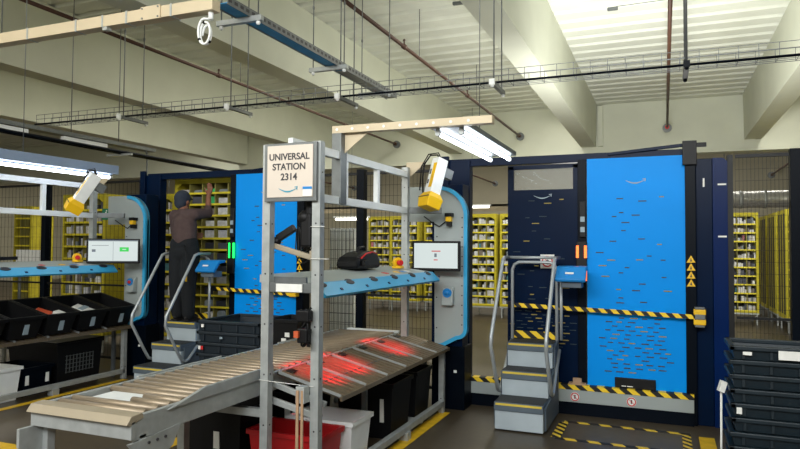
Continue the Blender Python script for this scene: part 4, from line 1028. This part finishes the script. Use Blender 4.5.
# black cables trunk along the left station
r = thing('cable_ladder', 'dark cable channel with thick black cables above the crate station light', 'cable tray', (-7.1, 5.6, 3.0))
MB().bar((-7.15, 4.2, 3.02), (-7.15, 7.6, 3.02), .16, .05).build('channel', GALVD, r)
MB().bar((-7.12, 5.0, 2.96), (-7.12, 5.5, 2.96), .06, .05).build('white_batten', WHITE, r); MB().bar((-7.12, 6.0, 2.96), (-7.12, 6.7, 2.96), .06, .05).build('white_batten', WHITE, r)
MB().tube([(-7.0, 4.2, 2.93), (-7.0, 5.2, 2.90), (-7.02, 6.4, 2.90), (-7.0, 8.2, 2.89), (-7.0, 10.5, 2.88)], .022, 8).tube([(-7.05, 4.2, 2.90), (-7.04, 6.0, 2.88), (-7.05, 8.4, 2.87), (-7.05, 10.5, 2.86)], .014, 8).build('cable', NAVYD, r)
MB().rod((-7.1, 7.4, 3.0), (-7.1, 7.45, 2.95), .012).rod((-7.1, 7.45, 2.97), (-7.1, 7.45, 2.3), .012).build('drop_conduit', GALVD, r)
hangers(r, [(-7.2, y) for y in (4.5, 5.1, 6.2, 7.0)], 3.0)
MB().bar((-7.3, 6.9, 2.86), (-6.85, 6.9, 2.86), .03, .03).build('strut', GALV, r)
# sprinkler pipes
def pipe(label, x, z, y0, y1, tee, m=BROWN, rr=.028):
    r = thing('sprinkler_pipe', label, 'pipe', (x, (y0+y1)/2, z))
    MB().tube([(x, y0, z), (x, y1, z)], rr, 10).build('pipe', m, r)
    MB().tube([(x, y1, z), (x, y1+.05, z)], .11, 18).build('end_disc', GALVD, r)
    MB().tube([(x, y1-.16, z), (x, y1-.1, z)], .05, 12).build('coupling', REDS if x > -.5 and y1 < 20 else m, r)
    for y in tee:
        MB().tube([(x, y-.04, z), (x, y+.04, z)], .04, 10).rod((x, y, z), (x, y, z+.10), .012).ball((x, y, z+.10), .02).build('sprinkler_head', m, r)
        MB().rod((x+.02, y+.6, z), (x+.02, y+.6, 5.399), .006).build('hanger', GALVD, r)
pipe('brown sprinkler pipe ending in a round disc above the double tube light', -3.62, 4.62, 5.0, 17.5, (9.0, 12.4))
pipe('brown sprinkler pipe hanging above the blue slotted panel', .09, 4.62, 5.0, 17.5, (7.6,))
pipe('brown sprinkler pipe farthest over the crate station', -7.27, 4.6, 5.0, 17.5, (9.3, 11.6))
pipe('thin sprinkler pipe seen through the gap beside the navy door', -5.91, 4.0, 19, 24, ())
pipe('thin sprinkler pipe seen through mesh beside the navy corner cover', 3.25, 4.0, 19, 24, ())
pipe('thin sprinkler pipe seen behind the upper truss', -11.85, 4.0, 19, 24, ())
for i, (x, y, w_) in enumerate(((-2.9, 9.4, 'above the wire basket by the beam'), (-.72, 10.5, 'between the beams over the blue panel'))):
    r = thing('ceiling_sensor', 'small dark sensor on a thin line '+w_, 'sensor', (x, y, 5.3))
    MB().box((x, y, 5.33), (.16, .06, .05)).build('body', GALVD, r, .01); MB().rod((x+.05, y, 5.36), (x+2.2, y, 5.38), .006).build('line', GALVD, r)

# ------------------------------------------------------------------ light
def area(name, loc, sx, sy, e, col, rot=(0, 0, 0)):
    l = bpy.data.lights.new(name, 'AREA'); l.shape = 'RECTANGLE'; l.size = sx; l.size_y = sy; l.energy = e; l.color = col
    o = bpy.data.objects.new(name, l); COL.objects.link(o); o.location = loc; o.rotation_euler = rot; return o
W1 = (1, .97, .88); W2 = (.94, .97, 1)
area('aisle_fill', (-.6, -2.6, 4.6), 6.0, 2.0, 520, W2, (math.radians(48), 0, 0))  # unseen fill added behind the camera to brighten the aisle
area('left_fill', (-6.4, -2.0, 4.6), 6.0, 2.0, 260, W1, (math.radians(48), 0, math.radians(14)))  # added fill without a fixture, lifts the left side
area('deck_bounce_fill', (.3, .4, 3.4), 4.0, 1.0, 150, (1, 1, .96), (math.radians(140), 0, 0))  # unseen lamp added in place of light bounced onto the deck
area('deck_bounce_fill', (-6.5, .4, 3.4), 6.0, 1.0, 45, (1, .97, .78), (math.radians(140), 0, 0))  # same added bounce fill for the left bays
area('gate_hidden_fill', (-.4, 8.2, 2.0), 1.6, 1.8, 62, (1, 1, .95), (math.radians(180), 0, 0))  # added lamp hidden behind the gate to brighten the deck
area('gate_hidden_fill', (-.4, 9.4, 2.0), 1.4, 1.4, 240, (1, 1, .95), (math.radians(125), 0, 0))  # second hidden lamp, added to brighten the girder wall
for x in (-2.4, -6.1, -9.8, -13.5, 2.6): area('storage_fill', (x, 12.5, 5.2), .3, 9, 150, W1)  # added fills without fixtures, tucked out of sight behind the beams
area('storage_fill', (-4, 22, 5.3), 14, .4, 280, W1)  # added fill for the far field, no fixture there
area('storage_fill', (-17, 20, 5.3), 10, .4, 200, W1)  # added fill for the far left, no fixture there
area('storage_fill', (-16, 10, 5.0), 3, 3, 170, W1)  # added fill brightening the left background
# red pick-to-light beams from under the light shelf onto the trays
for y, e in ((4.05, 60), (4.45, 60), (5.35, 60)):
    l = bpy.data.lights.new('pick_beam', 'SPOT'); l.energy = e; l.color = (1, .0, .02); l.spot_size = math.radians(52); l.spot_blend = 1.0; l.shadow_soft_size = .05
    o = bpy.data.objects.new('pick_beam', l); COL.objects.link(o); o.location = (-2.12, y, 1.27)
    d = Vector((-2.30, y+.04, .71))-Vector(o.location); o.rotation_euler = d.to_track_quat('-Z', 'Y').to_euler()
w = bpy.data.worlds.new('hall_ambient'); SC.world = w; w.use_nodes = True
bg = w.node_tree.nodes['Background']; bg.inputs[0].default_value = (*lin((216, 210, 190)), 1); bg.inputs[1].default_value = .36
SC.view_settings.view_transform = 'Standard'; SC.view_settings.look = 'None'; SC.view_settings.exposure = 0.0
SC.cycles.use_denoising = True
SC.cycles.max_bounces = 8
